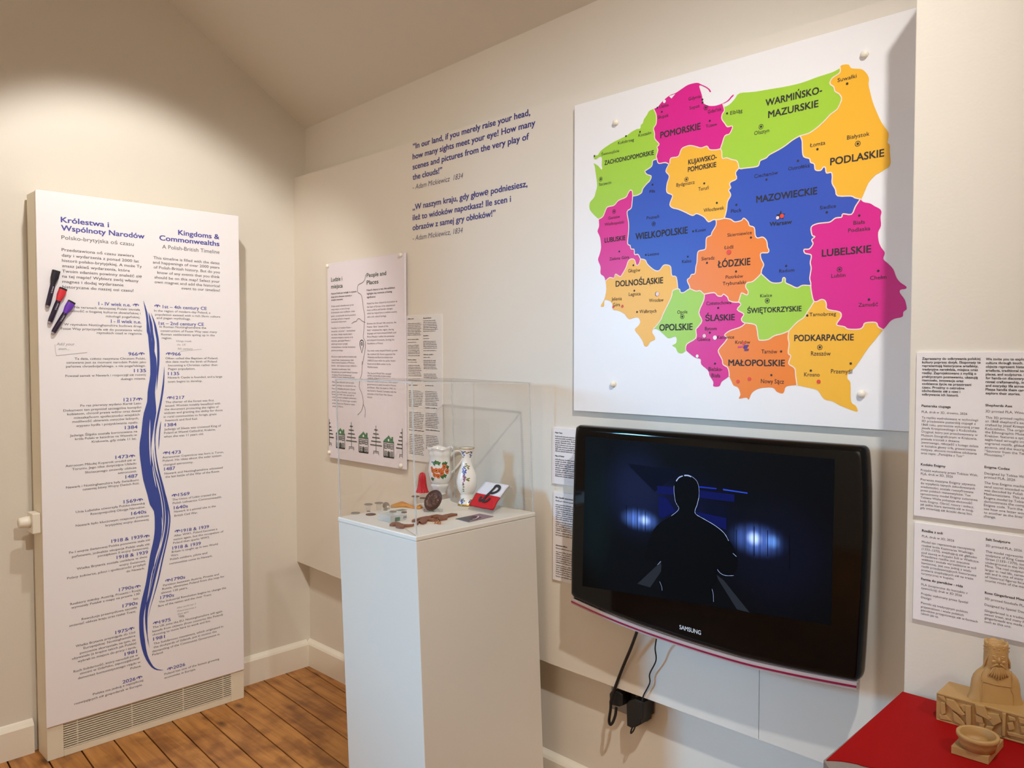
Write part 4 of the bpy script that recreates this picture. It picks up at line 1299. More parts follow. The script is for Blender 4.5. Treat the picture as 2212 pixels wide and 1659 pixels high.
for q in NODE.values():
    m.disc(MP.at(*q, 0.00095), 0.0017, UX, UZ, 10)
m.build('border_lines', mat('print_border', 'F3DCC8', 0.4), mp)
m = MB()
m.add(MP.poly('2', [(895, 295), (955, 275), (918, 318)], 0.0009), [(0, 1, 2)])
m.disc(MP.at('2', 852, 345, 0.0009), 0.0045, UX, UZ, 14)
m.build('lake_print', M_WHITE, mp)
mb_, mt, md = MB(), MB(), MB()
for z, s, x0, y0, x1_, y1, cap in (
        ('2', 'POMORSKIE', 815, 692, 1192, 610, 58), ('2', 'ZACHODNIOPOMORSKIE', 288, 945, 752, 842, 40), ('2', 'KUJAWSKO-', 1078, 940, 1345, 890, 44), ('2', 'POMORSKIE', 1075, 1010, 1340, 962, 44),
        ('2', 'WIELKOPOLSKIE', 580, 1650, 1070, 1593, 60), ('4', 'LUBUSKIE', 305, 572, 512, 545, 46), ('3', 'MAZOWIECKIE', 322, 1475, 893, 1390, 62), ('3', 'WARMIŃSKO-', 410, 565, 940, 450, 62),
        ('3', 'MAZURSKIE', 435, 675, 905, 570, 62), ('3', 'PODLASKIE', 1020, 1122, 1525, 1038, 66), ('5', 'LUBELSKIE', 1052, 655, 1568, 608, 72), ('p', 'ŁÓDZKIE', 1550.5, 578, 1620.5, 571.8, 14.5),
        ('4', 'DOLNOŚLĄSKIE', 415, 1010, 885, 976, 56), ('5', 'ŚWIĘTOKRZYSKIE', 265, 1252, 835, 1228, 52), ('4', 'OPOLSKIE', 850, 1448, 1178, 1438, 62), ('4', 'ŚLĄSKIE', 1307, 1352, 1598, 1343, 58),
        ('6', 'MAŁOPOLSKIE', 1025, 583, 1398, 585, 40), ('6', 'PODKARPACKIE', 1462, 420, 1855, 418, 40)):
    m = MB()
    text(m, MP, z, s, x0, y0, x1_, cap=cap, bold=0.02, res=3, lift=0.0011)
    m.build('province_name', M_INK, mp)
CITY = """2 Ustka 805,412 892 30 .785,405
2 Słupsk 788,512 892 30 .828,443
2 Gdynia 1078,338 1195 30 .1210,328
2 Sopot 1088,423 1183 30 .1212,355
2 Gdańsk 1260,460 1392 32 o1243,403
2 Tczew 1243,595 1348 30 .1280,528
2 Elbląg 1473,472 1588 34 .1443,458
2 Koszalin 607,680 727 28 .622,632
2 Kołobrzeg 415,752 565 28 .490,672
2 Świnoujście 257,858 425 26 .192,860
2 Szczecin 235,1142 350 26 o252,1078
2 Piła 712,1210 765 28 .740,1130
2 Bydgoszcz 965,1150 1137 32 o1060,1080
2 Toruń 1172,1190 1270 34 .1228,1118
2 Włocławek 1222,1390 1415 34 .1347,1302
2 Płock 1480,1398 1578 34 .1530,1320
2 Gorzów 322,1460 433 28 o377,1383
2 Wielkopolski 288,1520 470 28 -
2 Poznań 685,1460 800 30 o750,1500
2 Konin 1143,1580 1240 30 .1122,1570
3 Suwałki 1087,338 1267 36 .1178,352
3 Olsztyn 302,838 443 36 o366,758
3 Białystok 1177,880 1388 38 o1278,918
3 Łomża 827,952 972 36 .898,970
3 Ostrołęka 622,1172 825 34 .714,1080
3 Ciechanów 302,1243 525 34 .417,1257
3 Siedlce 920,1540 1073 34 .986,1565
5 Biała 1383,320 1505 40 .1445,223
5 Podlaska 1328,400 1560 40 -
5 Skierniewice 55,447 312 36 .303,454
5 Łódź 22,577 120 36 -
5 Piotrków 36,890 220 36 .146,812
5 Trybunalski 5,958 250 36 -
5 Radom 600,825 760 36 .674,753
5 Lublin 1150,878 1300 40 o1237,790
5 Chełm 1558,900 1730 40 .1645,806
5 Zamość 1436,1185 1643 40 .1547,1108
5 Kielce 400,1085 525 34 o475,1120
5 Tarnobrzeg 920,1285 1200 38 .897,1276
5 Kraków 138,1575 295 36 .232,1615
4 Zielona_Góra 352,750 548 30 .450,660
4 Leszno 735,705 845 30 .714,694
4 Kalisz 1075,775 1167 30 .1132,711
4 Głogów 538,870 660 34 .590,797
4 Legnica 545,1103 662 34 .600,1050
4 Wrocław 747,1165 890 34 o825,1083
4 Jelenia 372,1150 475 34 -
4 Góra 388,1207 458 34 .482,1200
4 Wałbrzych 652,1275 820 34 .627,1262
4 Opole 1027,1280 1128 34 o1077,1308
4 Częstochowa 1316,1195 1565 34 .1434,1222
4 Bytom 1303,1445 1418 34 .1351,1468
4 Gliwice 1228,1552 1355 34 -
4 Katowice 1424,1530 1593 34 -
4 Sieradz 1268,750 1398 34 .1323,773
6 Tarnów 1243,502 1348 26 .1374,489
6 Rzeszów 1572,516 1703 28 o1631,461
6 Przemyśl 1705,634 1845 28 .1836,569
6 Krosno 1527,654 1630 26 .1571,616
6 Nowy_Sącz 1240,699 1392 28 .1309,646
6 Bielsko- 893,618 985 26 .935,570
6 Biała 912,660 970 26 -"""
for row in CITY.split('\n'):
    z, s, q, x1_, cap, dot = row.split()
    x0, y0 = (int(v) for v in q.split(','))
    mt, md = MB(), MB()
    text(mt, MP, z, s.replace('_', ' '), x0, y0, int(x1_), cap=int(cap), res=2, lift=0.0011)
    mt.build('town_name', M_INK, mp)
    if dot != '-':
        c = MP.at(z, *(int(v) for v in dot[1:].split(',')), 0.0011)
        md.disc(c, 0.0028, UX, UZ, 14)
        if dot[0] == 'o':
            md.disc(c, 0.0062, UX, UZ, 20, 0.0050)
        md.build('town_dot', M_INK, mp)
mt, md = MB(), MB()
text(mt, MP, '5', 'Warsaw', 500, 335, 733, cap=42, bold=0.02, lift=0.0011)
c = MP.at('5', 616, 224, 0.0011)
st = [c + (UX * math.sin(i * math.pi / 5) + UZ * math.cos(i * math.pi / 5)) * (0.0125 if i % 2 == 0 else 0.005) for i in range(10)]
md.add(st, [tuple(range(10))])
mt.build('town_name', M_INK, mp)
md.build('capital_star', M_INK, mp)
SK = {n: mat('sticker_' + n, c, 0.45) for n, c in dict(red='E2432C', pale='E9CFD2', white='F2EEEE', pink='E0408F', purple='5B2A86').items()}
for z, x, y, r, c in (('5', 630, 228, 0.0052, 'red'), ('5', 585, 246, 0.0040, 'pale'), ('5', 70, 608, 0.0062, 'red'), ('4', 830, 1083, 0.0056, 'pale'), ('4', 1297, 1500, 0.0048, 'pale'),
                      ('4', 1403, 1518, 0.0056, 'white'), ('6', 818, 520, 0.0042, 'white'), ('6', 1087, 687, 0.0044, 'red'), ('6', 1163, 671, 0.0044, 'red'), ('6', 1623, 689, 0.0046, 'red'),
                      ('4', 390, 1211, 0.0034, 'red'), ('4', 480, 1206, 0.0038, 'red'), ('5', 226, 1568, 0.0036, 'red')):
    p = MP.at(z, x, y, 0.0013)
    o = MB().plate([p + UX * (r * math.cos(q * math.pi / 9)) + UZ * (r * math.sin(q * math.pi / 9)) for q in range(18)], -UY, 0.0005).build('dot_sticker', SK[c], mp)
    o['label'] = c + ' round sticker'
for x, y, w_, c in ((192, 1605, 0.013, 'pink'), (252, 1597, 0.012, 'purple'), (246, 1617, 0.010, 'purple'), (256, 1640, 0.011, 'purple')):
    p = MP.at('5', x, y, 0.0013)
    o = MB().plate([p + UX * (-w_ / 2) - UZ * 0.002, p + UX * (w_ / 2) - UZ * 0.002 + UZ * 0.001, p + UX * (w_ / 2) + UZ * 0.003, p - UX * (w_ / 2) + UZ * 0.002], -UY, 0.0006).build('strip_sticker', SK[c], mp)
    o['label'] = c + ' strip sticker'
for x, y in ((1331, 265), (1868, 118), (1325, 830), (1861, 851)):
    pin_cap(mp, MP.at('p', x, y), 0.0088, 0.0115)

# ---------------------------------------------------------------- television
TY = -0.140
TV = Plane(1, TY)
tc = TV.at('p', 1545, 1170)
tv = thing('television', (tc.x, TY, tc.z), 'glossy black wall-mounted television showing a silhouetted person in blue light', 'television')
OUT = ([('p', 1247, 918.5), ('p', 1400, 930), ('p', 1650, 949), ('p', 1854, 963.6)] + [('p', 1859.5, 965), ('p', 1863.5, 968.5), ('p', 1866, 974), ('p', 1867.3, 982), ('p', 1868.5, 1000), ('p', 1871, 1060), ('p', 1871, 1150), ('p', 1866, 1280),
       ('p', 1858, 1420), ('p', 1855.5, 1456), ('p', 1854, 1465), ('p', 1851, 1471), ('p', 1846, 1474)] + [('p', 1780, 1462), ('p', 1700, 1446), ('p', 1600, 1423), ('p', 1480, 1387), ('p', 1378, 1352), ('p', 1300, 1322), ('p', 1236, 1294)] +
       [('p', 1229.5, 1285), ('p', 1230, 1200), ('p', 1233, 1100), ('p', 1235.5, 1000), ('p', 1238, 940), ('p', 1240, 922)])
op = TV.poly('p', [q[1:] for q in OUT])
m = MB()
cen = sum(op, Vector()) / len(op)
hw_ = max(abs(p.x - cen.x) for p in op)
hh_ = max(abs(p.z - cen.z) for p in op)
rg_ = []
for a_, d_ in ((0.045, 0.010), (0.041, 0.003), (0.030, 0.0), (0.016, 0.0)) + tuple((0.016 * (1 - math.sin(q)), 0.015 * (1 - math.cos(q))) for q in [math.radians(15 * i) for i in range(1, 7)]):
    rg_.append([Vector((cen.x + (p.x - cen.x) * (1 - d_ / hw_), TY + a_, cen.z + (p.z - cen.z) * (1 - d_ / hh_))) for p in op])
k = len(op)
m.add([p for r in rg_ for p in r], [(i * k + j, i * k + (j + 1) % k, (i + 1) * k + (j + 1) % k, (i + 1) * k + j) for i in range(len(rg_) - 1) for j in range(k)], True)
m.add(rg_[-1], [tuple(range(k))])
m.add(rg_[0], [tuple(range(k))[::-1]])
m.build('casing', M_BLACKP, tv)
cen = sum(op, Vector()) / len(op)
m = MB()
m.plate([cen + (p - cen) * 0.90 + UY * 0.068 for p in op], -UY, 0.0232, bev=0.0)
m.build('rear_cover', M_BLACKM, tv)
MB().box((cen.x - 0.12, TY + 0.068, cen.z - 0.1), (cen.x + 0.12, BOARD_Y, cen.z + 0.1)).build('wall_bracket', M_BLACKM, tv)
# coloured acrylic lip along the lower edge
bot = [TV.at('p', *q) for q in smooth([(1234, 1297), (1300, 1327), (1378, 1358), (1480, 1393), (1600, 1429), (1700, 1452), (1780, 1468), (1850, 1481)], 4)]
lip = mat('clear_lip', 'B9A9A6', 0.2)
crim = mat('crimson_lip', '8A1238', 0.15, coat=0.5)
for nm, dz0, dz1, y0, mm in (('acrylic_lip', 0.006, -0.0095, 0.014, lip), ('crimson_line', -0.0005, -0.0052, 0.0125, crim)):
    m = MB()
    vs, fs = [], []
    for p in bot:
        for dy in (y0, y0 + 0.012 if nm == 'acrylic_lip' else y0 + 0.001):
            for dz in (dz0, dz1):
                vs.append(p + UY * (dy - 0.013) + UZ * dz)
    for i in range(len(bot) - 1):
        k = 4 * i
        fs += [(k, k + 4, k + 5, k + 1), (k + 2, k + 3, k + 7, k + 6), (k, k + 2, k + 6, k + 4), (k + 1, k + 5, k + 7, k + 3)]
    n_ = 4 * (len(bot) - 1)
    fs += [(0, 1, 3, 2), (n_, n_ + 2, n_ + 3, n_ + 1)]
    m.add(vs, fs)
    m.build(nm, mm, tv)
m = MB()
text(m, TV, 't', 'SAMSUNG', 884, 1470, 1026, cap=27, bold=0.02, res=3, y1=1507, lift=0.0006)
m.build('brand_lettering', mat('brand_silver', 'C9CCD0', 0.35), tv)


def screen_mat():
    m = bpy.data.materials.new('screen_picture')
    m.use_nodes = True
    nt = m.node_tree
    b = nt.nodes['Principled BSDF']
    b.inputs['Base Color'].default_value = (0.003, 0.003, 0.004, 1)
    b.inputs['Roughness'].default_value = 0.5
    b.inputs['Specular IOR Level'].default_value = 0.06
    tc_ = nt.nodes.new('ShaderNodeTexCoord')
    tot = None

    def glow(cx, cz, rx, rz, col, power, streak):
        nonlocal tot
        mp_ = nt.nodes.new('ShaderNodeMapping')
        mp_.vector_type = 'TEXTURE'
        mp_.inputs['Location'].default_value = (cx, 0, cz)
        mp_.inputs['Scale'].default_value = (rx, 1, rz)
        nt.links.new(tc_.outputs['Object'], mp_.inputs[0])
        ln = nt.nodes.new('ShaderNodeVectorMath')
        ln.operation = 'LENGTH'
        nt.links.new(mp_.outputs[0], ln.inputs[0])
        rg = nt.nodes.new('ShaderNodeMapRange')
        rg.interpolation_type = 'SMOOTHERSTEP'
        rg.inputs[1].default_value = 0.0
        rg.inputs[2].default_value = 1.0
        rg.inputs[3].default_value = 1.0
        rg.inputs[4].default_value = 0.0
        nt.links.new(ln.outputs['Value'], rg.inputs[0])
        pw = nt.nodes.new('ShaderNodeMath')
        pw.operation = 'POWER'
        pw.inputs[1].default_value = power
        nt.links.new(rg.outputs[0], pw.inputs[0])
        val = pw.outputs[0]
        if streak:
            wv = nt.nodes.new('ShaderNodeTexNoise')
            wv.noise_dimensions = '1D'
            wv.inputs['Scale'].default_value = 70
            wv.inputs['Detail'].default_value = 2
            sx_ = nt.nodes.new('ShaderNodeSeparateXYZ')
            nt.links.new(tc_.outputs['Object'], sx_.inputs[0])
            nt.links.new(sx_.outputs[0], wv.inputs['W'])
            r2_ = nt.nodes.new('ShaderNodeMapRange')
            r2_.inputs[1].default_value = 0.35
            r2_.inputs[2].default_value = 0.6
            r2_.inputs[3].default_value = 0.45
            r2_.inputs[4].default_value = 1.0
            nt.links.new(wv.outputs['Fac'], r2_.inputs[0])
            ml = nt.nodes.new('ShaderNodeMath')
            ml.operation = 'MULTIPLY'
            nt.links.new(val, ml.inputs[0])
            nt.links.new(r2_.outputs[0], ml.inputs[1])
            val = ml.outputs[0]
        vm = nt.nodes.new('ShaderNodeVectorMath')
        vm.operation = 'SCALE'
        vm.inputs[0].default_value = col
        nt.links.new(val, vm.inputs['Scale'])
        if tot is None:
            tot = vm.outputs[0]
        else:
            ad = nt.nodes.new('ShaderNodeVectorMath')
            ad.operation = 'ADD'
            nt.links.new(tot, ad.inputs[0])
            nt.links.new(vm.outputs[0], ad.inputs[1])
            tot = ad.outputs[0]

    for t_, col, pw_, stk in (((620, 745, 175, 95), (0.10, 0.22, 0.75), 1.2, True), ((650, 748, 60, 50), (0.45, 0.62, 0.9), 1.3, True),
                              ((1395, 880, 260, 150), (0.08, 0.17, 0.62), 1.3, True), ((1380, 870, 75, 68), (0.55, 0.72, 0.95), 1.2, True), ((1500, 890, 70, 70), (0.10, 0.25, 0.6), 1.2, True),
                              ((600, 560, 330, 420), (0.005, 0.009, 0.040), 1.0, False), ((330, 700, 180, 700), (0.001, 0.005, 0.006), 1.0, False),
                              ((1500, 950, 620, 560), (0.0015, 0.002, 0.010), 1.0, False), ((950, 700, 420, 380), (0.001, 0.002, 0.020), 1.0, False)):
        c_ = TV.at('t', t_[0], t_[1])
        ex = TV.at('t', t_[0] + t_[2], t_[1])
        ez = TV.at('t', t_[0], t_[1] - t_[3])
        glow(c_.x - tc.x, c_.z - tc.z, abs(ex.x - c_.x), abs(ez.z - c_.z), col, pw_, stk)
    nt.links.new(tot, b.inputs['Emission Color'])
    b.inputs['Emission Strength'].default_value = 1.0
    return m


scr = TV.poly('t', [(262, 205), (1915, 330), (1890, 1445), (240, 1185)])
scr[0].z = scr[1].z = (scr[0].z + scr[1].z) / 2
m = MB()
m.plate([Vector((p.x, TY + 0.002, p.z)) for p in scr], -UY, 0.0025)
so = m.build('screen', screen_mat(), tv, loc=(tc.x, TY, tc.z))


def emis(n, col, s=1.0):
    return mat(n, '020203', 0.5, emit=col, es=s, spec=0.06)


def shape(nm, pts, mm, lift, sm=0):
    pts = [tuple(q) for q in TV.poly('t', pts, lift)]
    if sm:
        pts = smooth(pts + [pts[0]], sm)[:-1]
    o = MB().add([Vector(q) for q in pts], [tuple(range(len(pts)))]).build(nm, mm, so)
    bm = bmesh.new()
    bm.from_mesh(o.data)
    bmesh.ops.triangulate(bm, faces=bm.faces[:], ngon_method='EAR_CLIP')
    bm.to_mesh(o.data)
    bm.free()
    return o


E_BLUE = emis('screen_blue', '101C78', 1.0)
E_DEEP = emis('screen_deep_blue', '0A1150', 1.0)
E_DARK = emis('screen_dark', '040406', 1.0)
E_RIM = emis('screen_rim', '9FB4E0', 1.0)
E_GREY = emis('screen_grey', '23272F', 1.0)
shape('screen_scenery', [(540, 372), (740, 400), (860, 405), (870, 440), (720, 560), (560, 400)], emis('screen_ceiling', '06081C'), 0.0008)
shape('screen_scenery', [(735, 520), (850, 530), (850, 580), (740, 575)], E_DEEP, 0.0009)
shape('screen_scenery', [(745, 590), (800, 600), (860, 690), (770, 735), (745, 720)], E_DEEP, 0.0009)
shape('screen_scenery', [(1000, 548), (1250, 578), (1248, 628), (1000, 598)], E_DEEP, 0.0009)
shape('screen_scenery', [(985, 520), (1130, 535), (1130, 544), (985, 530)], emis('screen_lamp_a', '1B2FA8'), 0.0010)
shape('screen_scenery', [(1172, 540), (1335, 565), (1336, 573), (1174, 550)], emis('screen_lamp_b', '2C49C8'), 0.0010)
shape('screen_scenery', [(985, 690), (1195, 735), (1195, 815), (1140, 790), (1020, 720)], E_DEEP, 0.0009)
shape('screen_scenery', [(1050, 640), (1195, 655), (1195, 735), (1060, 705)], emis('screen_door', '070A22'), 0.0009)
shape('screen_scenery', [(605, 1170), (760, 1025), (768, 1080), (690, 1195)], E_GREY, 0.0009)
shape('screen_scenery', [(1130, 1110), (1180, 1150), (1350, 1362), (1265, 1340), (1140, 1140)], E_GREY, 0.0009)
for x0, y0, x1_, y1 in ((530, 650, 532, 800), (602, 660, 604, 820), (655, 690, 657, 820), (1377, 790, 1380, 985), (1258, 810, 1260, 960), (1467, 815, 1470, 990), (1612, 850, 1615, 1080)):
    shape('screen_plank_gap', [(x0, y0), (x1_ + 2, y0), (x1_ + 2, y1), (x0, y1)], E_DARK, 0.0010)
fig = [(885, 690), (830, 722), (760, 762), (712, 812), (682, 880), (660, 960), (652, 1000), (690, 1022), (758, 1020), (762, 1080), (765, 1200), (760, 1250), (860, 1280), (980, 1300), (1090, 1302),
       (1108, 1255), (1085, 1205), (1128, 1150), (1132, 1062), (1180, 1105), (1238, 1112), (1266, 1050), (1262, 985), (1228, 905), (1180, 832), (1120, 782), (1045, 738), (1000, 716), (985, 695),
       (990, 665), (1003, 650), (1012, 610), (1014, 545), (1000, 490), (965, 458), (925, 450), (880, 466), (853, 505), (848, 560), (855, 620), (868, 650), (880, 665)]
shape('screen_figure', fig, E_DARK, 0.0013, 2)


def rim(pts, w):
    m_ = MB()
    pp = smooth([tuple(q) for q in TV.poly('t', pts, 0.0016)], 3)
    n2 = len(pp)
    m_.strip(pp, [w * (0.35 + 0.65 * abs(math.sin(i * 1.7 + 0.4))) for i in range(n2)], UX, UZ)
    m_.build('screen_rim_light', E_RIM, so)


rim([(862, 490), (880, 466), (905, 455)], 0.0034)
rim([(915, 452), (940, 452), (962, 460)], 0.0040)
rim([(965, 458), (1000, 490), (1014, 545), (1012, 610)], 0.0010)
rim([(848, 520), (848, 560), (856, 620), (870, 650), (880, 668), (868, 690), (830, 720)], 0.0013)
rim([(1012, 600), (1000, 650), (988, 680), (992, 708), (1045, 740), (1120, 784), (1180, 834), (1210, 885)], 0.0017)
rim([(1238, 968), (1262, 990)], 0.0014)
rim([(1135, 1075), (1155, 1100), (1190, 1116), (1245, 1116)], 0.0012)
rim([(738, 1045), (760, 1022)], 0.0012)
rim([(1100, 1205), (1108, 1240), (1110, 1290)], 0.0010)
rim([(752, 1155), (766, 1190), (768, 1215)], 0.0010)

# ---------------------------------------------------------------- socket, plug and leads under the television
SB = Plane(1, WALL_B)
s0, s1 = SB.at('w', 640, 835), SB.at('w', 1115, 1195)
sk = thing('double_socket', ((s0.x + s1.x) / 2, WALL_B, s1.z + 0.04), 'double wall socket under the lining board behind the two black plugs', 'socket')
sx0, sx1 = SB.at('w', 690, 1000).x, SB.at('w', 1115, 1100).x
sz0 = SB.at('w', 1100, 1200).z
sz1 = sz0 + 0.082
MB().box((sx0, WALL_B - 0.010, sz0), (sx1, WALL_B, sz1)).build('face_plate', mat('socket_chrome', '8F8A86', 0.3, metal=0.8), sk, bevel=0.002)
MB().box((sx0 + 0.058, WALL_B - 0.0135, sz1 - 0.026), (sx0 + 0.070, WALL_B - 0.010, sz1 - 0.010)).build('rocker_switch', M_BLACKM, sk, bevel=0.001)
MB().box((sx0 + 0.076, WALL_B - 0.0135, sz1 - 0.026), (sx0 + 0.088, WALL_B - 0.010, sz1 - 0.010)).build('rocker_switch', M_BLACKM, sk, bevel=0.001)


def mains_lead(lbl, body_pts, y_front, depth, cord, r, hang, hr, nm, bodyname):
    t_ = thing(nm, on(*P('w', *body_pts[0]), 1, y_front), lbl, 'plug' if nm == 'plug_lead' else 'adapter')
    pts_ = [on(*P('w', *q), 1, y_front) for q in body_pts]
    MB().plate([p + UY * depth for p in pts_], -UY, depth, bev=0.004).build(bodyname, M_BLACKM, t_)
    MB().tube([Vector(q) for q in smooth([tuple(v) for v in cord], 5)], r, 10).build('lead', M_BLACKM, t_)
    MB().tube([Vector(q) for q in smooth([tuple(v) for v in hang], 5)], hr, 10).build('lead_loop', M_BLACKM, t_)
    return t_


Yp = WALL_B - 0.055
cordA = [on(*P('w', 985, 100), 1, TY + 0.05), on(*P('w', 905, 320), 1, -0.075), on(*P('w', 800, 570), 1, -0.060), on(*P('w', 700, 835), 1, -0.052), on(*P('w', 665, 960), 1, -0.048)]
hangA = [on(*P('w', 660, 960), 1, -0.048), on(*P('w', 658, 1060), 1, -0.047), on(*P('w', 640, 1190), 1, -0.045), on(*P('w', 655, 1245), 1, -0.044), on(*P('w', 685, 1215), 1, -0.042),
         on(*P('w', 715, 1130), 1, -0.038), on(*P('w', 725, 1040), 1, -0.035)]
mains_lead('black mains plug with thick lead, on the left side of the wall socket', [(640, 880), (660, 850), (700, 835), (770, 862), (800, 890), (800, 1020), (760, 1035), (660, 1012), (642, 960)], Yp, 0.045,
           cordA, 0.0046, hangA, 0.0042, 'plug_lead', 'plug_body')
cordB = [on(*P('w', 1213, 180), 1, TY + 0.05), on(*P('w', 1190, 330), 1, -0.075), on(*P('w', 1200, 480), 1, -0.062), on(*P('w', 1125, 640), 1, -0.056), on(*P('w', 1125, 750), 1, -0.054), on(*P('w', 1050, 900), 1, -0.052),
         on(*P('w', 1035, 985), 1, -0.050)]
hangB = [on(*P('w', 955, 1260), 1, -0.04), on(*P('w', 930, 1320), 1, -0.042), on(*P('w', 900, 1350), 1, -0.042), on(*P('w', 905, 1310), 1, -0.041), on(*P('w', 925, 1265), 1, -0.040)]
mains_lead('black power adapter with thin lead, on the right side of the wall socket', [(842, 1000), (870, 965), (950, 940), (1050, 985), (1050, 1180), (1020, 1190), (1018, 1245), (960, 1275), (900, 1290), (848, 1262)], WALL_B - 0.062,
           0.052, cordB, 0.0020, hangB, 0.0022, 'power_adapter', 'adapter_body')

# ---------------------------------------------------------------- display plinth, its acrylic case and what stands inside
ZP = 0.919
cF, cL, cR = on(899, 1160, 2, ZP), on(729, 1117, 2, ZP), on(1148, 1105, 2, ZP)
X0, X1, Y0, Y1 = cL.x, cF.x, cF.y, cR.y
LEAN = RT * 0.034                                # the plinth stands a little out of plumb
sh_ = lambda x, y, z: (x + LEAN.x * (ZP - z), y + LEAN.y * (ZP - z), z)
pl_ = thing('display_plinth', ((X0 + X1) / 2 + LEAN.x * ZP, (Y0 + Y1) / 2 + LEAN.y * ZP, 0), 'tall white display plinth on the boards, carrying the acrylic case', 'plinth')
zt = ZP - 0.0135
m = MB()
q4 = ((X0 + 0.001, Y0 + 0.001), (X1 - 0.001, Y0 + 0.001), (X1 - 0.001, Y1 - 0.001), (X0 + 0.001, Y1 - 0.001))
m.hexa([sh_(x, y, 0.0005) for x, y in q4] + [sh_(x, y, zt) for x, y in q4])
m.build('plinth_body', M_PLINTH, pl_, bevel=0.0015)
MB().box((X0, Y0, zt + 0.0012), (X1, Y1, ZP)).build('top_plate', mat('plinth_top_paint', 'E4DDD0', 0.45), pl_, bevel=0.002)
MB().box((X0 + 0.003, Y0 + 0.003, zt), (X1 - 0.003, Y1 - 0.003, zt + 0.0012)).build('shadow_gap', M_BOARD, pl_)

M_ACR = clear_mat('acrylic', (0.985, 0.985, 0.98), 0.9)
M_ACRE = clear_mat('acrylic_edge', (0.80, 0.80, 0.78), 0.6, body=0.35, rough=0.1)
cs = thing('acrylic_case', ((X0 + X1) / 2, (Y0 + Y1) / 2, ZP), 'clear acrylic case standing on the white plinth over the exhibits', 'display case')
ci = 0.004
base = [Vector((x, y, ZP + 0.0008)) for x, y in ((X0 + ci, Y0 + ci), (X1 - ci, Y0 + ci), (X1 - ci, Y1 - ci), (X0 + ci, Y1 - ci))]
tops = []
for p, zz in zip(base, (1.331, 1.331, 1.318, 1.324)):
    q = p - RT * 0.026 * (zz - ZP)
    tops.append(Vector((q.x, q.y, zz)))
cc = sum(base, Vector()) / 4
cc2 = sum(tops, Vector()) / 4
ib = [b_ + Vector((math.copysign(0.003, cc.x - b_.x), math.copysign(0.003, cc.y - b_.y), 0)) for b_ in base]
it_ = [b_ + Vector((math.copysign(0.003, cc2.x - b_.x), math.copysign(0.003, cc2.y - b_.y), -0.003)) for b_ in tops]
for nm, i, j in (('front_pane', 0, 1), ('side_pane', 1, 2), ('back_pane', 2, 3), ('side_pane', 3, 0)):
    e = (base[j] - base[i]).normalized() * 0.0034
    MB().add([base[i] + e, base[j] - e, tops[j] - e - UZ * 0.0034, tops[i] + e - UZ * 0.0034], [(0, 1, 2, 3)]).build(nm, M_ACR, cs)
MB().add([t_ + Vector((math.copysign(0.0034, cc2.x - t_.x), math.copysign(0.0034, cc2.y - t_.y), 0)) for t_ in tops], [(0, 1, 2, 3)]).build('lid_pane', M_ACR, cs)
for i in range(4):                               # polished glue edges of the case
    m = MB()
    dx, dy = math.copysign(0.0034, cc.x - base[i].x), math.copysign(0.0034, cc.y - base[i].y)
    a4 = [base[i], base[i] + Vector((dx, 0, 0)), base[i] + Vector((dx, dy, 0)), base[i] + Vector((0, dy, 0))]
    b4 = [tops[i], tops[i] + Vector((dx, 0, 0)), tops[i] + Vector((dx, dy, 0)), tops[i] + Vector((0, dy, 0))]
    m.hexa(a4 + b4)
    m.build('corner_edge', M_ACRE, cs)
for i in range(4):
    j = (i + 1) % 4
    m = MB()
    inn = [t_ + Vector((math.copysign(0.0034, cc2.x - t_.x), math.copysign(0.0034, cc2.y - t_.y), 0)) for t_ in (tops[i], tops[j])]
    m.hexa([tops[i] - UZ * 0.0034, tops[j] - UZ * 0.0034, inn[1] - UZ * 0.0034, inn[0] - UZ * 0.0034, tops[i], tops[j], inn[1], inn[0]])
    m.build('lid_edge', M_ACRE, cs)

ZT['m'] = (880, 1050, 10.055)
ZT['o'] = (740, 1060, 12.289)
ZT['r'] = (2000, 1370, 5.741)
M_PORC = mat('white_porcelain', 'F0EDE8', 0.12, coat=0.4)
M_GILT = mat('worn_gilt', 'B08A3C', 0.35, metal=0.6)
FLW = {n: mat('glaze_' + n, c, 0.2) for n, c in dict(orange='D9531A', ochre='E58A2B', dark='4A1E16', green='3C6B2F', olive='6E7436', blue='4A5FB4', mauve='8F5590', brown='6B4A2A').items()}


def tp(z, x, y):
    return on(*P(z, x, y), 2, ZP)


def toward_cam(c):
    return math.atan2(CAM.y - c[1], CAM.x - c[0])


def prof_r(prof, h):
    for (r0, h0), (r1, h1) in zip(prof[:-1], prof[1:]):
        if h0 <= h <= h1 and h1 > h0:
            return r0 + (r1 - r0) * (h - h0) / (h1 - h0)
    return prof[-1][0]


def decal(mb, c, prof, th0, h0, pts, lift=0.0004):
    """flat shape pts (metres right, metres up) wrapped on a turned body"""
    vs = []
    for a_, b_ in pts:
        h = h0 + b_
        r = prof_r(prof, h) + lift
        th_ = th0 + a_ / max(r, 0.01)
        vs.append((c[0] + r * math.cos(th_), c[1] + r * math.sin(th_), c[2] + h))
    cx_ = sum(p[0] for p in pts) / len(pts)
    cy_ = sum(p[1] for p in pts) / len(pts)
    r = prof_r(prof, h0 + cy_) + lift * 1.6
    th_ = th0 + cx_ / max(r, 0.01)
    vs.append((c[0] + r * math.cos(th_), c[1] + r * math.sin(th_), c[2] + h0 + cy_))
    n_ = len(pts)
    mb.add(vs, [(i, (i + 1) % n_, n_) for i in range(n_)])


def blob(r, k=12, wob=0.2, ox=0, oy=0, sx=1.0):
    return [(ox + sx * r * (1 + wob * math.sin(3 * g_ + ox * 900)) * math.cos(g_), oy + r * (1 + wob * math.sin(4 * g_ + oy * 700)) * math.sin(g_)) for g_ in [2 * math.pi * i / k for i in range(k)]]


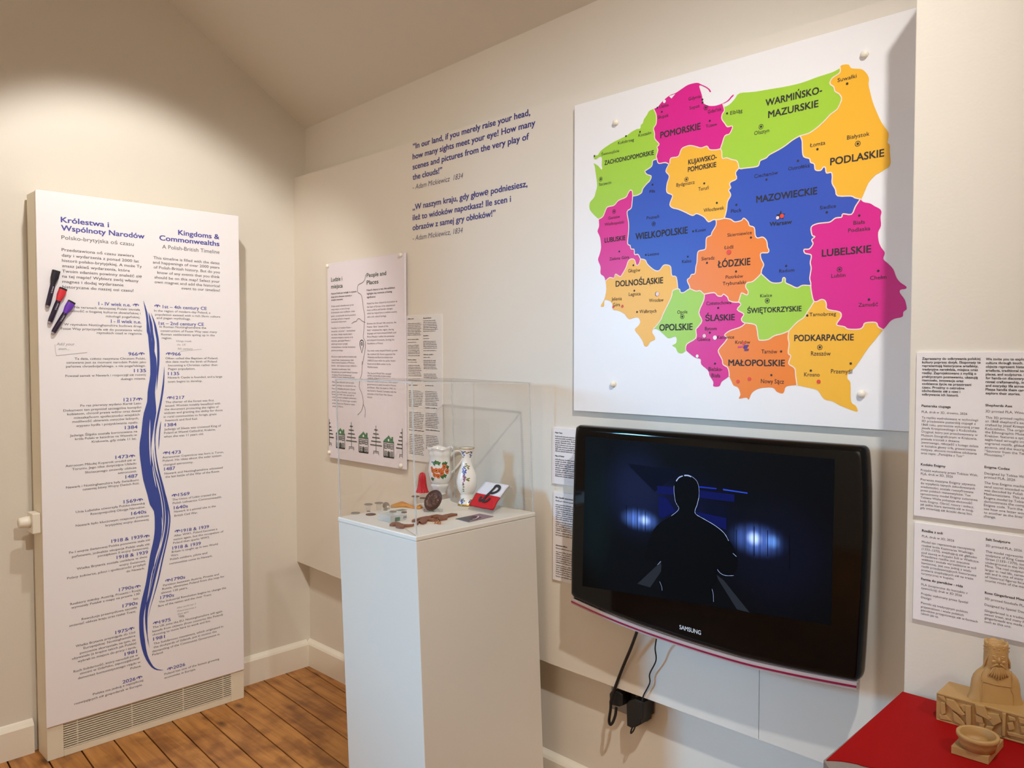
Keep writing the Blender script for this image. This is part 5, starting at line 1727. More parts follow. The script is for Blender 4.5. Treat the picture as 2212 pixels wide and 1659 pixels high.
# flowered jug
jc = tp('k', 1110, 708)
jg = thing('porcelain_jug', jc, 'white porcelain jug with ruffled rim and orange flowers, inside the acrylic case', 'jug')
S = 1 / 4.809 / FOC * ((jc - CAM).dot(FW))        # metres per zoomed pixel at the jug
JP = [(0.0, 0.0), (60, 0), (63, 6), (58, 14), (56, 22), (80, 60), (98, 90), (100, 105), (93, 122), (110, 150), (122, 190), (125, 240), (120, 300), (112, 350), (110, 385), (117, 410), (125, 430), (120, 445),
      (126, 462), (138, 480), (140, 487), (134, 485), (118, 462), (106, 430), (104, 380), (112, 300), (116, 200), (90, 90), (0, 60)]
JP = [(r * S * 0.97, h * S) for r, h in JP]
jo = JP[:21]


def ruffle(r, h, g_):
    k = max(0.0, (h - 385 * S) / (100 * S))
    low = math.exp(-((h - 95 * S) / (24 * S)) ** 2)
    return r * (1 + 0.045 * k * math.sin(9 * g_) + 0.05 * low * math.sin(6 * g_ + 0.5)), h + 9 * S * k * math.sin(5 * g_ + 1)


MB().lathe(JP, jc, 72, mod=ruffle).build('jug_body', M_PORC, jg)
ang = toward_cam(jc)
right = math.atan2(RT.y, RT.x)
hd_ = Vector((math.cos(right), math.sin(right), 0))
hp = [jc + hd_ * (r * S) + UZ * (h * S) for r, h in ((108, 395), (140, 432), (180, 450), (218, 432), (236, 392), (222, 345), (186, 298), (156, 262), (130, 235), (118, 222))]
MB().tube([Vector(q) for q in smooth([tuple(v) for v in hp], 4)], [11 * S + 3 * S * math.sin(i * 0.35) for i in range(len(hp) * 4 - 3)], 12).build('handle', M_PORC, jg)
lf, fo, fc, fd, fb = MB(), MB(), MB(), MB(), MB()
rj = random.Random(3)
for a_, b_ in ((-62, 330), (-40, 345), (62, 330), (85, 290), (25, 195), (52, 205), (-85, 170), (-15, 335), (40, 325)):
    decal(lf, jc, jo, ang - 0.0, 0, [((a_ + q[0]) * S, (b_ + q[1]) * S) for q in blob(20, 10, 0.35)])
for a_, b_, r in ((-78, 258, 26), (-38, 262, 26), (-2, 260, 25), (48, 300, 24), (78, 250, 26), (20, 232, 22), (-58, 215, 22), (-18, 205, 24), (-95, 285, 16), (30, 272, 22)):
    decal(fo, jc, jo, ang, 0, [((a_ + q[0]) * S, (b_ + q[1]) * S) for q in blob(r, 12, 0.16)], 0.0007)
    decal(fc, jc, jo, ang, 0, [((a_ + 2 + q[0]) * S, (b_ - 2 + q[1]) * S) for q in blob(r * 0.6, 10, 0.2)], 0.0010)
    decal(fd, jc, jo, ang, 0, [((a_ + q[0]) * S, (b_ + q[1]) * S) for q in blob(r * 0.32, 8, 0.2)], 0.0013)
decal(fb, jc, jo, ang, 0, [((-90 + q[0]) * S, (345 + q[1]) * S) for q in blob(9, 8, 0.2)], 0.0007)
lf.build('painted_leaves', FLW['green'], jg)
fo.build('painted_petals', FLW['orange'], jg)
fc.build('painted_petal_hearts', FLW['ochre'], jg)
fd.build('painted_centres', FLW['dark'], jg)
fb.build('painted_bud', FLW['blue'], jg)

# slender vase
vc = tp('k', 1388, 822)
vs_ = thing('porcelain_vase', vc, 'slim white porcelain vase with blue sprigs, standing right of the jug', 'vase')
S2 = 1 / 4.809 / FOC * ((vc - CAM).dot(FW))
VP = [(0, 0), (92, 0), (96, 8), (88, 30), (70, 58), (64, 82), (68, 100), (62, 112), (74, 130), (95, 170), (105, 215), (107, 255), (98, 310), (78, 370), (58, 420), (50, 465), (51, 510), (60, 550), (76, 588), (79, 596),
      (72, 594), (54, 550), (44, 500), (42, 460), (70, 340), (90, 240), (0, 140)]
VP = [(r * S2, h * S2) for r, h in VP]
vo_ = VP[:20]
MB().lathe(VP, vc, 56, mod=lambda r, h, g_: (r * (1 + 0.02 * math.sin(7 * g_) * (1 if h > 560 * S2 else 0)), h)).build('vase_body', M_PORC, vs_)
MB().lathe([(79 * S2, 590 * S2), (80.5 * S2, 596 * S2), (78 * S2, 598 * S2), (71 * S2, 594.5 * S2)], vc, 56).build('gilt_rim', M_GILT, vs_)
MB().lathe([(r * S2, h * S2) for r, h in ((92.5, 1), (97, 8), (94.5, 14), (91, 22))], vc, 56).build('gilt_foot', M_GILT, vs_)
ang2 = toward_cam(vc)
bl, gr_, br_, mv = MB(), MB(), MB(), MB()
for a_, b_ in ((-38, 370), (-20, 392), (-25, 355), (-8, 375), (-30, 340), (-12, 350), (-48, 540), (-30, 525), (38, 530), (52, 545), (-65, 45), (-50, 60), (-60, 30), (-44, 355), (-42, 385), (-16, 365), (-33, 402), (-26, 328), (-40, 552), (46, 518), (-56, 52), (-68, 58), (-48, 40), (30, 50)):
    decal(bl, vc, vo_, ang2, 0, [((a_ + q[0]) * S2, (b_ + q[1]) * S2) for q in blob(8.5, 9, 0.3)])
for a_, b_ in ((10, 400), (22, 412), (12, 290), (-2, 280), (-8, 435), (18, 270), (-35, 205), (-38, 180), (-70, 65), (20, 40), (60, 50), (-30, 55), (2, 418), (16, 388), (8, 276), (22, 292), (-14, 300), (-16, 412), (-40, 226), (-36, 160), (-76, 50), (-42, 72), (44, 62), (66, 36)):
    decal(gr_, vc, vo_, ang2, 0, [((a_ + q[0] * 1.3) * S2, (b_ + q[1] * 0.7) * S2) for q in blob(9, 8, 0.3)])
for a_, b_ in ((-28, 300), (-35, 285), (-30, 265), (-40, 245), (-34, 320), (-24, 288), (-36, 308), (-26, 274), (-36, 232), (-20, 310)):
    decal(mv, vc, vo_, ang2, 0, [((a_ + q[0]) * S2, (b_ + q[1]) * S2) for q in blob(8, 8, 0.3)])
for a_, b_ in ((-60, 560), (-40, 555), (-20, 562), (0, 548), (20, 555), (45, 560), (60, 552), (55, 520), (40, 505), (-45, 505)):
    decal(br_, vc, vo_, ang2, 0, [((a_ + q[0] * 1.4) * S2, (b_ + q[1] * 0.6) * S2) for q in blob(9, 8, 0.3)])
bl.build('painted_blue_flowers', FLW['blue'], vs_)
gr_.build('painted_leaves', FLW['olive'], vs_)
mv.build('painted_pink_buds', FLW['mauve'], vs_)
br_.build('painted_rim_scrolls', FLW['brown'], vs_)

# gathered red cloth behind the jug
rc = tp('k', 925, 690)
S3 = 1 / 4.809 / FOC * ((rc - CAM).dot(FW))
m = MB()
prof = [(62, 0), (52, 25), (44, 60), (38, 100), (34, 140), (30, 175), (22, 198), (10, 206), (0, 207)]


def pleat(r, h, g_):
    return r * S3 * (1 + 0.16 * math.sin(11 * g_ + 0.02 * h)), h * S3


m.lathe(prof, rc, 88, mod=pleat)
o = m.build('gathered_cloth', mat('red_satin', 'C8101C', 0.35), None)
tag(o, 'gathered bright red cloth behind the flowered jug', 'cloth')

# coins and clear risers
M_NICK = mat('worn_nickel', '9C9184', 0.4, metal=0.55)
M_COPP = mat('worn_copper', '7E5F50', 0.45, metal=0.45)
M_RISE = clear_mat('clear_riser', (0.96, 0.97, 0.96), 1.0, body=0.05)


def coin(c, r, lbl, mm, tilt=None, h=0.0022):
    prof_ = [(0, 0), (r, 0), (r * 1.01, h * 0.5), (r, h), (r * 0.9, h), (r * 0.88, h * 0.82), (0, h * 0.82)]
    ax_ = tilt.to_matrix() if tilt else None
    o_ = MB().lathe(prof_, (0, 0, 0), 28, ax=ax_).build('coin', mm)
    tag(o_, lbl, 'coin', 'coins in the acrylic case')
    m_ = MB()
    for i in range(5):
        g_ = i * 1.26
        m_.add([Vector(q) if not tilt else ax_ @ Vector(q) for q in [(r * 0.45 * math.cos(g_ + d) * s_, r * 0.45 * math.sin(g_ + d) * s_, h * 0.95) for d, s_ in ((0, 1), (0.5, 1.3), (0.8, 0.7), (0.3, 0.4))]], [(0, 1, 2, 3)])
    r_ = m_.build('coin_relief', mm, o_)
    o_.location = c
    return o_


def on_plate(z, x, y, h):
    return on(*P(z, x, y), 2, ZP + h)


def riser(c, r, h, lbl):
    o_ = MB().lathe([(0, 0), (r, 0), (r, h), (0, h)], (0, 0, 0), 24).build('clear_riser', M_RISE)
    o_.location = c
    tag(o_, lbl, 'stand', 'clear risers under the coins')


Q = 1 / 12.289 / FOC * ((tp('o', 700, 600) - CAM).dot(FW))
coin(on_plate('o', 342, 600, 0.0002), 118 * Q, 'pale coin lying flat nearest the left edge of the plinth top', M_NICK)
coin(on_plate('o', 748, 637, 0.0002), 130 * Q, 'brownish coin lying flat left of the acrylic block', M_COPP)
coin(on_plate('o', 686, 553, 0.0002), 48 * Q, 'tiny silver coin between the two flat coins', M_NICK)
for x, y, r, h, l1, l2, mm in ((684, 372, 112, 0.016, 'grey coin raised on a clear riser, second from the left at the back', 'clear riser under the grey coin at the left back', M_NICK),
                               (965, 335, 115, 0.020, 'coin raised on a clear riser just behind the upright coin', 'clear riser behind the upright coin', M_NICK),
                               (1932, 160, 105, 0.034, 'dark coin raised high on a clear riser behind the case edge', 'tall clear riser holding the left of two dark coins', M_COPP),
                               (2125, 205, 80, 0.028, 'dark coin raised on a clear riser left of the brown oval plaque', 'tall clear riser holding the right of two dark coins', M_COPP)):
    c = on_plate('o', x, y, h + 0.0002)
    riser((c.x, c.y, ZP + 0.0003), r * Q * 0.6, h - 0.0003, l2)
    coin(c, r * Q, l1, mm)
# upright coin leaning on a little clear easel
c = on_plate('o', 1150, 500, 0)
fw = (CAM - c)
fw.z = 0
fw.normalize()
tilt = Vector((0, 0, 1)).rotation_difference((fw + RT * 0.45 + UZ * 0.35).normalized())
coin(c + UZ * (0.0009 + 100 * Q * 0.94), 100 * Q, 'grey coin standing upright behind the acrylic block', M_NICK, tilt)
m = MB().box((-0.012, 0.004, 0), (0.012, 0.007, 0.012))
o = m.build('clear_easel', M_RISE)
o.location = (c.x - fw.x * 0.01, c.y - fw.y * 0.01, ZP + 0.0003)
tag(o, 'small clear easel propping the upright coin', 'stand')
# acrylic block holding coins
b0, b1, b2 = tp('o', 970, 772), tp('o', 1270, 857), tp('o', 1728, 782)
bt = 0.019
bl_ = thing('acrylic_block', ((b0.x + b1.x) / 2, b1.y, ZP), 'clear acrylic block with printed inserts left of the brown carving', 'block')
MB().box((b0.x, b1.y, ZP + 0.0004), (b1.x, b2.y, ZP + bt)).build('block_body', clear_mat('acrylic_block', (0.86, 0.86, 0.84), 1.0, body=0.30), bl_, bevel=0.001)
MB().box((b1.x - 0.0004, b1.y + (b2.y - b1.y) * 0.28, ZP + 0.002), (b1.x + 0.0003, b1.y + (b2.y - b1.y) * 0.58, ZP + 0.013)).build('green_insert', mat('green_insert', '5A7868', 0.5), bl_)
MB().box((b1.x - 0.0004, b1.y + (b2.y - b1.y) * 0.78, ZP + 0.006), (b1.x + 0.0003, b1.y + (b2.y - b1.y) * 0.99, ZP + 0.013)).build('grey_insert', mat('grey_insert', '8C8F94', 0.5), bl_)
for i, (x, y, r, lbl, mm) in enumerate(((1340, 560, 95, 'grey coin lying at the front on top of the acrylic block', M_NICK), (1130, 520, 60, 'small grey coin at the left on top of the acrylic block', M_NICK),
                                        (1635, 580, 80, 'copper coin lying at the right on top of the acrylic block', M_COPP))):
    coin(on_plate('o', x, y, bt + 0.0003), r * Q * 0.9, lbl, mm)
p = on_plate('o', 1560, 520, bt + 0.0004)
o = MB().box((p.x - 0.011, p.y - 0.013, p.z), (p.x + 0.011, p.y + 0.013, p.z + 0.0012)).build('stamp_card', mat('grey_green_card', '7F8779', 0.6))
tag(o, 'small grey-green card lying on the acrylic block', 'card')
# orange amber strip
m = MB()
top_ = [(1270, 380), (1420, 355), (1580, 332), (1720, 375), (1900, 410), (1960, 425), (2050, 410), (2120, 455)]
botm = [(1275, 455), (1420, 450), (1580, 440), (1740, 450), (1880, 480), (1960, 490), (2060, 490), (2120, 460)]
hts = [0.004, 0.010, 0.014, 0.010, 0.005, 0.005, 0.012, 0.004]
vs = []
for (xa, ya), (xb, yb), h in zip(top_, botm, hts):
    a_, b_ = on_plate('o', xa, ya + h * 900, 0.0004), on_plate('o', xb, yb, 0.0004)
    md_ = (a_ + b_) / 2
    vs += [a_, Vector((md_.x, md_.y, ZP + h)), b_]
fs = []
for i in range(len(top_) - 1):
    k = 3 * i
    fs += [(k, k + 1, k + 4, k + 3), (k + 1, k + 2, k + 5, k + 4), (k, k + 3, k + 5, k + 2)]
fs += [(0, 2, 1), (len(vs) - 3, len(vs) - 2, len(vs) - 1)]
m.add(vs, fs, True)
o = m.build('amber_ribbon', mat('orange_ribbon', 'D08A3A', 0.4, noise=0.35, nscale=60))
tag(o, 'crumpled orange ribbon behind the acrylic block', 'ribbon')
# brown oval plaque on a clear stand
oc = tp('m', 560, 545)
dep = (oc - CAM).dot(FW)
S4 = 1 / 10.055 / FOC * dep
fc_ = (CAM - oc)
fc_.z = 0
fc_.normalize()
side = Vector((-fc_.y, fc_.x, 0))
nrm_ = (fc_ * 0.80 - side * 0.10 + UZ * 0.45).normalized()
uu = (RT - nrm_ * RT.dot(nrm_)).normalized()
vv = nrm_.cross(uu)
if vv.z < 0:
    vv = -vv
major = (vv * 0.90 + uu * 0.42).normalized()
minor = nrm_.cross(major)
ra, rb = 245 * S4, 178 * S4
pc = oc + UZ * (235 * S4) + UX * 0.0
plq = thing('oval_plaque', oc, 'dark brown oval relief plaque tilted on a clear stand in front of the jug', 'plaque')
ax_ = Matrix((minor, major, nrm_)).transposed()
rp_ = [(0, -0.004), (0.96, -0.004), (1.0, 0.0), (1.0, 0.003), (0.97, 0.006), (0.90, 0.0062), (0.86, 0.0042), (0.5, 0.0050), (0.0, 0.0056)]
m = MB()
vs, fs = [], []
sg = 64
for r, h in rp_:
    for j in range(sg):
        g_ = 2 * math.pi * j / sg
        vs.append(pc + ax_ @ Vector((r * rb * math.cos(g_), r * ra * math.sin(g_), h)))
for i in range(len(rp_) - 1):
    for j in range(sg):
        k = (j + 1) % sg
        fs.append((i * sg + j, i * sg + k, (i + 1) * sg + k, (i + 1) * sg + j))
m.add(vs, fs, True)
M_BRONZE = mat('brown_bronze', '4E3226', 0.45, metal=0.3, noise=0.25, nscale=90, bump=0.4, bscale=160)
m.build('plaque_body', M_BRONZE, plq)
m = MB()
rq = random.Random(11)
for i in range(16):
    g_ = rq.uniform(0, 6.28)
    rr_ = rq.uniform(0.1, 0.7)
    c0_ = pc + ax_ @ Vector((rr_ * rb * math.cos(g_), rr_ * ra * math.sin(g_), 0.0046))
    m.lathe([(0.0045 + rq.uniform(0, 0.003), 0), (0.003, 0.0012), (0, 0.0018)], c0_, 10, ax=ax_)
m.build('plaque_relief', M_BRONZE, plq)
st_ = thing('clear_stand', oc, 'clear acrylic stand holding up the brown oval plaque', 'stand')
m = MB()
e1, e2 = uu * 0.030, fc_ * 0.022
for sg_ in (-1, 1):
    w_ = uu * 0.0018
    ce = oc + uu * (0.020 * sg_)
    pp = [ce + fc_ * 0.016, ce - fc_ * 0.026]
    m.hexa([pp[0] - w_ + UZ * 0.0005, pp[0] + w_ + UZ * 0.0005, pp[1] + w_ + UZ * 0.0005, pp[1] - w_ + UZ * 0.0005, pp[0] - w_ + UZ * 0.007, pp[0] + w_ + UZ * 0.007, pp[1] + w_ + UZ * 0.034, pp[1] - w_ + UZ * 0.034])
m.build('stand_cheeks', M_RISE, st_)
d4 = [oc + e1 + fc_ * 0.018, oc - e1 + fc_ * 0.018, oc - e1 - fc_ * 0.03, oc + e1 - fc_ * 0.03]
MB().plate([p + UZ * 0.0003 for p in d4], UZ, 0.0025).build('stand_foot', M_RISE, st_)

# flat brown carvings
M_LEA = mat('brown_carving', '84523A', 0.5, noise=0.3, nscale=70)


def flat_piece(nm, z, pts, h, lbl, cat, mm, holes=()):
    vs_ = [on_plate(z, x, y, 0.0005) for x, y in pts]
    o_ = MB().plate(vs_, UZ, h).build(nm, mm)
    bm_ = bmesh.new()
    bm_.from_mesh(o_.data)
    bmesh.ops.triangulate(bm_, faces=[f for f in bm_.faces if len(f.verts) > 4], ngon_method='EAR_CLIP')
    bm_.to_mesh(o_.data)
    bm_.free()
    tag(o_, lbl, cat)
    return o_


flat_piece('carved_strip', 'm', [(95, 785), (130, 760), (200, 745), (290, 715), (400, 695), (470, 690), (560, 668), (640, 655), (760, 672), (850, 650), (960, 628), (1085, 640), (960, 668), (880, 690), (860, 735),
                                 (760, 752), (700, 765), (660, 735), (710, 722), (640, 712), (560, 730), (560, 712), (620, 685), (560, 690), (500, 720), (540, 745), (610, 752), (660, 768), (560, 772), (440, 765),
                                 (415, 810), (350, 835), (290, 825), (255, 800), (235, 845), (205, 855), (180, 830), (240, 790), (300, 745), (200, 775), (130, 790)], 0.006, 'brown carved openwork strip in front of the oval plaque', 'carving', M_LEA)
flat_piece('carved_strip', 'o', [(1245, 940), (1320, 895), (1420, 878), (1500, 890), (1560, 920), (1640, 940), (1760, 945), (1850, 940), (1900, 925), (1870, 955), (1760, 968), (1640, 975), (1620, 1010), (1520, 1010), (1420, 990),
                                 (1410, 945), (1330, 950)], 0.006, 'short brown carved piece at the front corner of the plinth top', 'carving', M_LEA)
lp = [on_plate('m', x, y, 0.003) for x, y in ((640, 745), (600, 785), (600, 805), (650, 800), (680, 770), (715, 780), (720, 815), (680, 812), (660, 780))]
o = MB().tube([Vector(q) for q in smooth([tuple(v) for v in lp], 4)], 0.0013, 8).build('orange_cord', mat('orange_cord', 'B8641E', 0.5))
tag(o, 'thin orange cord loop beside the brown carved strip', 'cord')
# photograph card
ph = thing('photo_card', on_plate('m', 1450, 700, 0), 'dark photo card lying flat below the red and white armband', 'photograph')
pts = [on_plate('m', x, y, 0.0005) for x, y in ((1045, 715), (1330, 788), (1870, 662), (1570, 605))]
MB().plate(pts, UZ, 0.0012).build('card', mat('photo_grey', '8E8088', 0.35), ph)
m = MB()
m.add([p + UZ * 0.0014 for p in [on_plate('m', x, y, 0.0005) for x, y in ((1052, 716), (1180, 690), (1330, 665), (1450, 655), (1520, 670), (1500, 700), (1430, 735), (1350, 760), (1360, 778), (1325, 785))]], [tuple(range(10))])
m.build('photo_dark_area', mat('photo_dark', '2E2730', 0.35), ph)
m = MB()
m.strip([p + UZ * 0.0017 for p in [on_plate('m', x, y, 0.0005) for x, y in ((1420, 735), (1490, 715), (1535, 690), (1540, 662))]], 0.003, UX, UY)
m.build('photo_white_curve', M_WHITE, ph)
m = MB()
m.strip([p + UZ * 0.0016 for p in [on_plate('m', x, y, 0.0005) for x, y in ((1410, 750), (1500, 735), (1570, 700), (1600, 685))]], 0.0045, UX, UY)
m.build('photo_arm', mat('photo_plum', '3A1F3A', 0.35), ph)

# armband sloping on a clear block
ab = thing('armband', on_plate('m', 1700, 560, 0), 'folded white and red cloth armband with a black anchor emblem, on a sloping stand', 'armband')
fl_, fr_ = Vector((1.308, -0.217, ZP)), Vector((1.418, -0.217, ZP))
du = UX.copy()
back = UY.copy()
Lw = (fr_ - fl_).length
hgt, run = 0.0735, 0.080
sl = (back * run + UZ * hgt).normalized()
nn = du.cross(sl)
# the clear sloping stand
sd = thing('sloping_stand', fl_, 'clear sloping stand carrying the red and white armband', 'stand')
m = MB()
w3 = [fl_ + UZ * 0.0005, fr_ + UZ * 0.0005, fr_ + back * run + UZ * hgt, fl_ + back * run + UZ * hgt]
m.plate(w3, nn, 0.004)
m.build('stand_plate', M_RISE, sd)
m = MB()
m.plate([fl_ + back * run + UZ * hgt, fr_ + back * run + UZ * hgt, fr_ + back * (run + 0.028) + UZ * 0.0005, fl_ + back * (run + 0.028) + UZ * 0.0005], -nn, 0.003)
m.build('stand_back', M_RISE, sd)
SLn = math.hypot(run, hgt)


def ab_pt(a_, b_, lift):
    bulge = 0.0035 * math.sin(math.pi * min(1, max(0, b_)))
    return fl_ + UZ * 0.0005 + du * (Lw * (0.02 + 0.94 * a_)) + sl * (SLn * (0.10 + 0.89 * b_)) + nn * (0.0055 + lift + bulge)


for nm, v0, v1, mm in (('red_half', 0.0, 0.47, mat('armband_red', 'C4151C', 0.75, noise=0.08, nscale=80)), ('white_half', 0.47, 1.0, mat('armband_white', 'DDDCE4', 0.8, noise=0.04, nscale=80))):
    m = MB()
    n1, n2 = 10, 8
    vs = []
    for lay in (0.0, 0.006):
        for j in range(n2 + 1):
            for i in range(n1 + 1):
                b_ = v0 + (v1 - v0) * j / n2
                wob = 0.006 * math.sin(i * 1.9) if (nm == 'red_half' and j == 0) else 0
                vs.append(ab_pt(i / n1, b_ + wob, lay + 0.0008 * math.sin(i * 0.9 + j)))
    st1 = (n1 + 1) * (n2 + 1)
    fs = []
    for j in range(n2):
        for i in range(n1):
            k = j * (n1 + 1) + i
            fs += [(k, k + n1 + 1, k + n1 + 2, k + 1), (st1 + k, st1 + k + 1, st1 + k + n1 + 2, st1 + k + n1 + 1)]
    for i in range(n1):
        k2 = n2 * (n1 + 1)
        fs += [(i, i + 1, st1 + i + 1, st1 + i), (k2 + i, st1 + k2 + i, st1 + k2 + i + 1, k2 + i + 1)]
    for j in range(n2):
        k = j * (n1 + 1)
        e = n1
        fs += [(k, st1 + k, st1 + k + n1 + 1, k + n1 + 1), (k + e, k + e + n1 + 1, st1 + k + e + n1 + 1, st1 + k + e)]
    m.add(vs, fs, True)
    m.build(nm, mm, ab)
m = MB()
for path, w_ in (([(0.46, 0.22), (0.50, 0.40), (0.56, 0.60), (0.585, 0.78), (0.575, 0.86), (0.68, 0.87), (0.79, 0.80), (0.80, 0.68), (0.73, 0.585), (0.64, 0.545), (0.55, 0.55)], 0.0095),
                 ([(0.325, 0.36), (0.315, 0.28), (0.345, 0.215), (0.40, 0.215), (0.455, 0.25), (0.475, 0.275)], 0.0085),
                 ([(0.475, 0.275), (0.50, 0.215), (0.55, 0.195), (0.625, 0.225), (0.675, 0.31), (0.69, 0.37)], 0.0085)):
    pts = smooth([tuple(ab_pt(a_, b_, 0.0085)) for a_, b_ in path], 4)
    m.strip([Vector(p) for p in pts], w_, du, sl)
m.build('anchor_emblem', M_INK, ab)

# ---------------------------------------------------------------- red-covered table by the chimney breast
TZ = 0.7645
tb = thing('display_table', (3.0, -0.47, 0), 'red-covered display table against the projecting wall at right', 'table')
TX0, TX1, TY1 = 2.619, 3.75, BRY - 0.0225
ed = [on(x, y, 2, TZ) for x, y in ((1785, 1641.5), (1815, 1643), (1850, 1649), (1880, 1657))]
ed2 = [Vector((2.76, -0.595, TZ)), Vector((2.95, -0.56, TZ)), Vector((3.2, -0.56, TZ)), Vector((3.45, -0.60, TZ)), Vector((TX1, -0.66, TZ))]
fr = smooth([tuple(p) for p in ed + ed2], 4)
top = [(TX0, TY1, TZ)] + [tuple(p) for p in fr] + [(TX1, TY1, TZ)]
M_RED = mat('red_table_cover', '9A0709', 0.7, spec=0.15, noise=0.05, nscale=20)
m = MB()
m.plate([Vector(p) - UZ * 0.0015 for p in top], UZ, 0.0015)
m.build('red_cover', M_RED, tb)
m = MB()
fx = on(1779, 1643, 2, TZ - 0.002)
m.plate([(fx.x, TY1, TZ - 0.022), (fx.x, fx.y, TZ - 0.022), (fx.x + 0.03, -0.69, TZ - 0.022), (3.2, -0.70, TZ - 0.022), (TX1, -0.70, TZ - 0.022), (TX1, TY1, TZ - 0.022)], UZ, 0.0203)
m.build('table_board', mat('grey_table_board', '8C8580', 0.5), tb)
m = MB()
m.plate([(fx.x + 0.002, TY1, 0.02), (fx.x + 0.002, fx.y - 0.03, 0.02), (fx.x + 0.002, fx.y - 0.03, TZ - 0.024), (fx.x + 0.002, TY1, TZ - 0.024)], UX, 0.012)
m.build('side_panel', M_RED, tb)
MB().box((TX1 - 0.02, -0.66, 0.02), (TX1 - 0.008, TY1, TZ - 0.024)).build('side_panel', M_RED, tb)
for x in (TX0 + 0.03, TX1 - 0.07):
    for y in (-0.62, TY1 - 0.05):
        MB().box((x, y, 0.0005), (x + 0.04, y + 0.04, TZ - 0.0225)).build('leg', M_RED, tb)

M_PLA = mat('beige_printed_resin', 'B58F58', 0.5, noise=0.06, nscale=60, bump=0.12, bscale=400)


def tt(z, x, y, h=0.0):
    return on(*P(z, x, y), 2, TZ + h)


# relief base block and crowned bust printed in one piece of beige resin
g0 = tt('s', 1277, 945)
g1 = tt('s', 2100, 1175)
gb = on(*P('s', 1380, 535), 2, TZ + 0.0455)
bh = 0.0455
yf = (g0.y + g1.y) / 2
dpt = gb.y - yf
bst = thing('crowned_bust', (g0.x + 0.09, yf, TZ), 'beige printed bust of a bearded crowned figure on a relief-carved base', 'sculpture')
m = MB()
bx0, bx1 = g0.x, g0.x + 0.20
m.box((bx0, yf, TZ + 0.0005), (bx1, yf + dpt, TZ + bh))
m.build('relief_base', M_PLA, bst, bevel=0.0008)
BP = Plane(1, yf)
m = MB()
for pts, t in (
        ([(1300, 690), (1370, 700), (1400, 760), (1340, 730)], 0.003), ([(1340, 760), (1385, 770), (1390, 880), (1350, 900), (1335, 850)], 0.004),
        ([(1400, 720), (1480, 740), (1560, 850), (1600, 890), (1570, 905), (1480, 850), (1400, 780)], 0.0055), ([(1320, 890), (1400, 905), (1450, 960), (1330, 940)], 0.0035),
        ([(1460, 850), (1520, 900), (1600, 1000), (1560, 1005), (1480, 960)], 0.0045), ([(1600, 790), (1660, 800), (1660, 1000), (1610, 1000)], 0.006),
        ([(1540, 800), (1600, 780), (1620, 850), (1580, 870)], 0.003), ([(1700, 780), (1800, 800), (1840, 900), (1880, 930), (1850, 950), (1720, 880)], 0.0055),
        ([(1700, 890), (1780, 920), (1790, 990), (1710, 970)], 0.004), ([(1830, 870), (1950, 890), (1980, 970), (1900, 1010), (1850, 960)], 0.0045),
        ([(1820, 1010), (1900, 1020), (1880, 1060), (1800, 1050)], 0.005), ([(1990, 870), (2030, 880), (2020, 1120), (1990, 1110)], 0.006),
        ([(2050, 900), (2120, 930), (2130, 960), (2060, 950)], 0.0045), ([(2040, 980), (2100, 970), (2120, 1050), (2060, 1060)], 0.004),
        ([(2160, 920), (2300, 960), (2290, 1010), (2170, 980)], 0.005), ([(2040, 1070), (2300, 1130), (2290, 1170), (2050, 1110)], 0.004),
        ([(1300, 660), (2400, 960), (2400, 985), (1300, 680)], 0.0025), ([(1290, 935), (2400, 1240), (2400, 1262), (1290, 950)], 0.0025),
        ([(2180, 1010), (2230, 1020), (2240, 1090), (2190, 1080)], 0.005), ([(1750, 960), (1800, 1000), (1790, 1060), (1740, 1040)], 0.0035)):
    m.plate([BP.at('s', *q) - UY * 0.0 for q in pts], -UY, t, bev=0.0008)
m.build('carved_relief', M_PLA, bst)
bc = Vector((0, 0, 0))
fcen = on(*P('s', 1905, 740), 1, yf + dpt * 0.55)
bc = Vector((fcen.x, yf + dpt * 0.55, TZ + bh))
S5 = 1 / 4.894 / FOC * ((bc - CAM).dot(FW))
rings = [(h * 0.965, x, y) for h, x, y in [(0, 285, 105), (40, 270, 105), (90, 255, 103), (150, 250, 102), (210, 242, 100), (260, 225, 97), (300, 196, 94), (330, 160, 92), (350, 135, 90), (372, 124, 92), (400, 122, 100), (440, 122, 106), (500, 120, 108), (560, 118, 108),
         (620, 118, 108), (642, 119, 109), (650, 112, 102), (648, 92, 84), (632, 88, 80), (600, 70, 60), (598, 0, 0)]]
vs, fs = [], []
sg = 56
sd_ = RT.copy()
fwd = Vector((RT.y, -RT.x, 0))
tilt_f = 0.86
fwd = (fwd * 0.62 - UY * 0.38).normalized()
sd_ = Vector((-fwd.y, fwd.x, 0))
for i, (h, rx, ry) in enumerate(rings):
    for j in range(sg):
        g_ = 2 * math.pi * j / sg
        k = 1.0
        if i < 17 and h > 580:
            k = 1 + 0.03 * math.cos(8 * g_)
        sx_, cx_ = math.sin(g_), math.cos(g_)
        rr = Vector((0, 0, 0)) + sd_ * (rx * 0.92 * k * math.copysign(abs(cx_) ** 0.8, cx_)) + fwd * (ry * k * math.copysign(abs(sx_) ** 0.8, sx_))
        vs.append(bc + rr * S5 + UZ * ((h + (10 * math.cos(8 * g_) if 615 <= h <= 630 and i < 17 else 0)) * S5))
for i in range(len(rings) - 1):
    for j in range(sg):
        k = (j + 1) % sg
        fs.append((i * sg + j, i * sg + k, (i + 1) * sg + k, (i + 1) * sg + j))
m = MB()
m.add(vs, fs, True)
m.build('bust_body', M_PLA, bst)


def bpt(a_, h, out):
    """point on the front of the bust: a_ across, h up, out forward (zoomed px)"""
    return bc + sd_ * (a_ * S5) + fwd * (out * S5) + UZ * (h * 0.965 * S5)


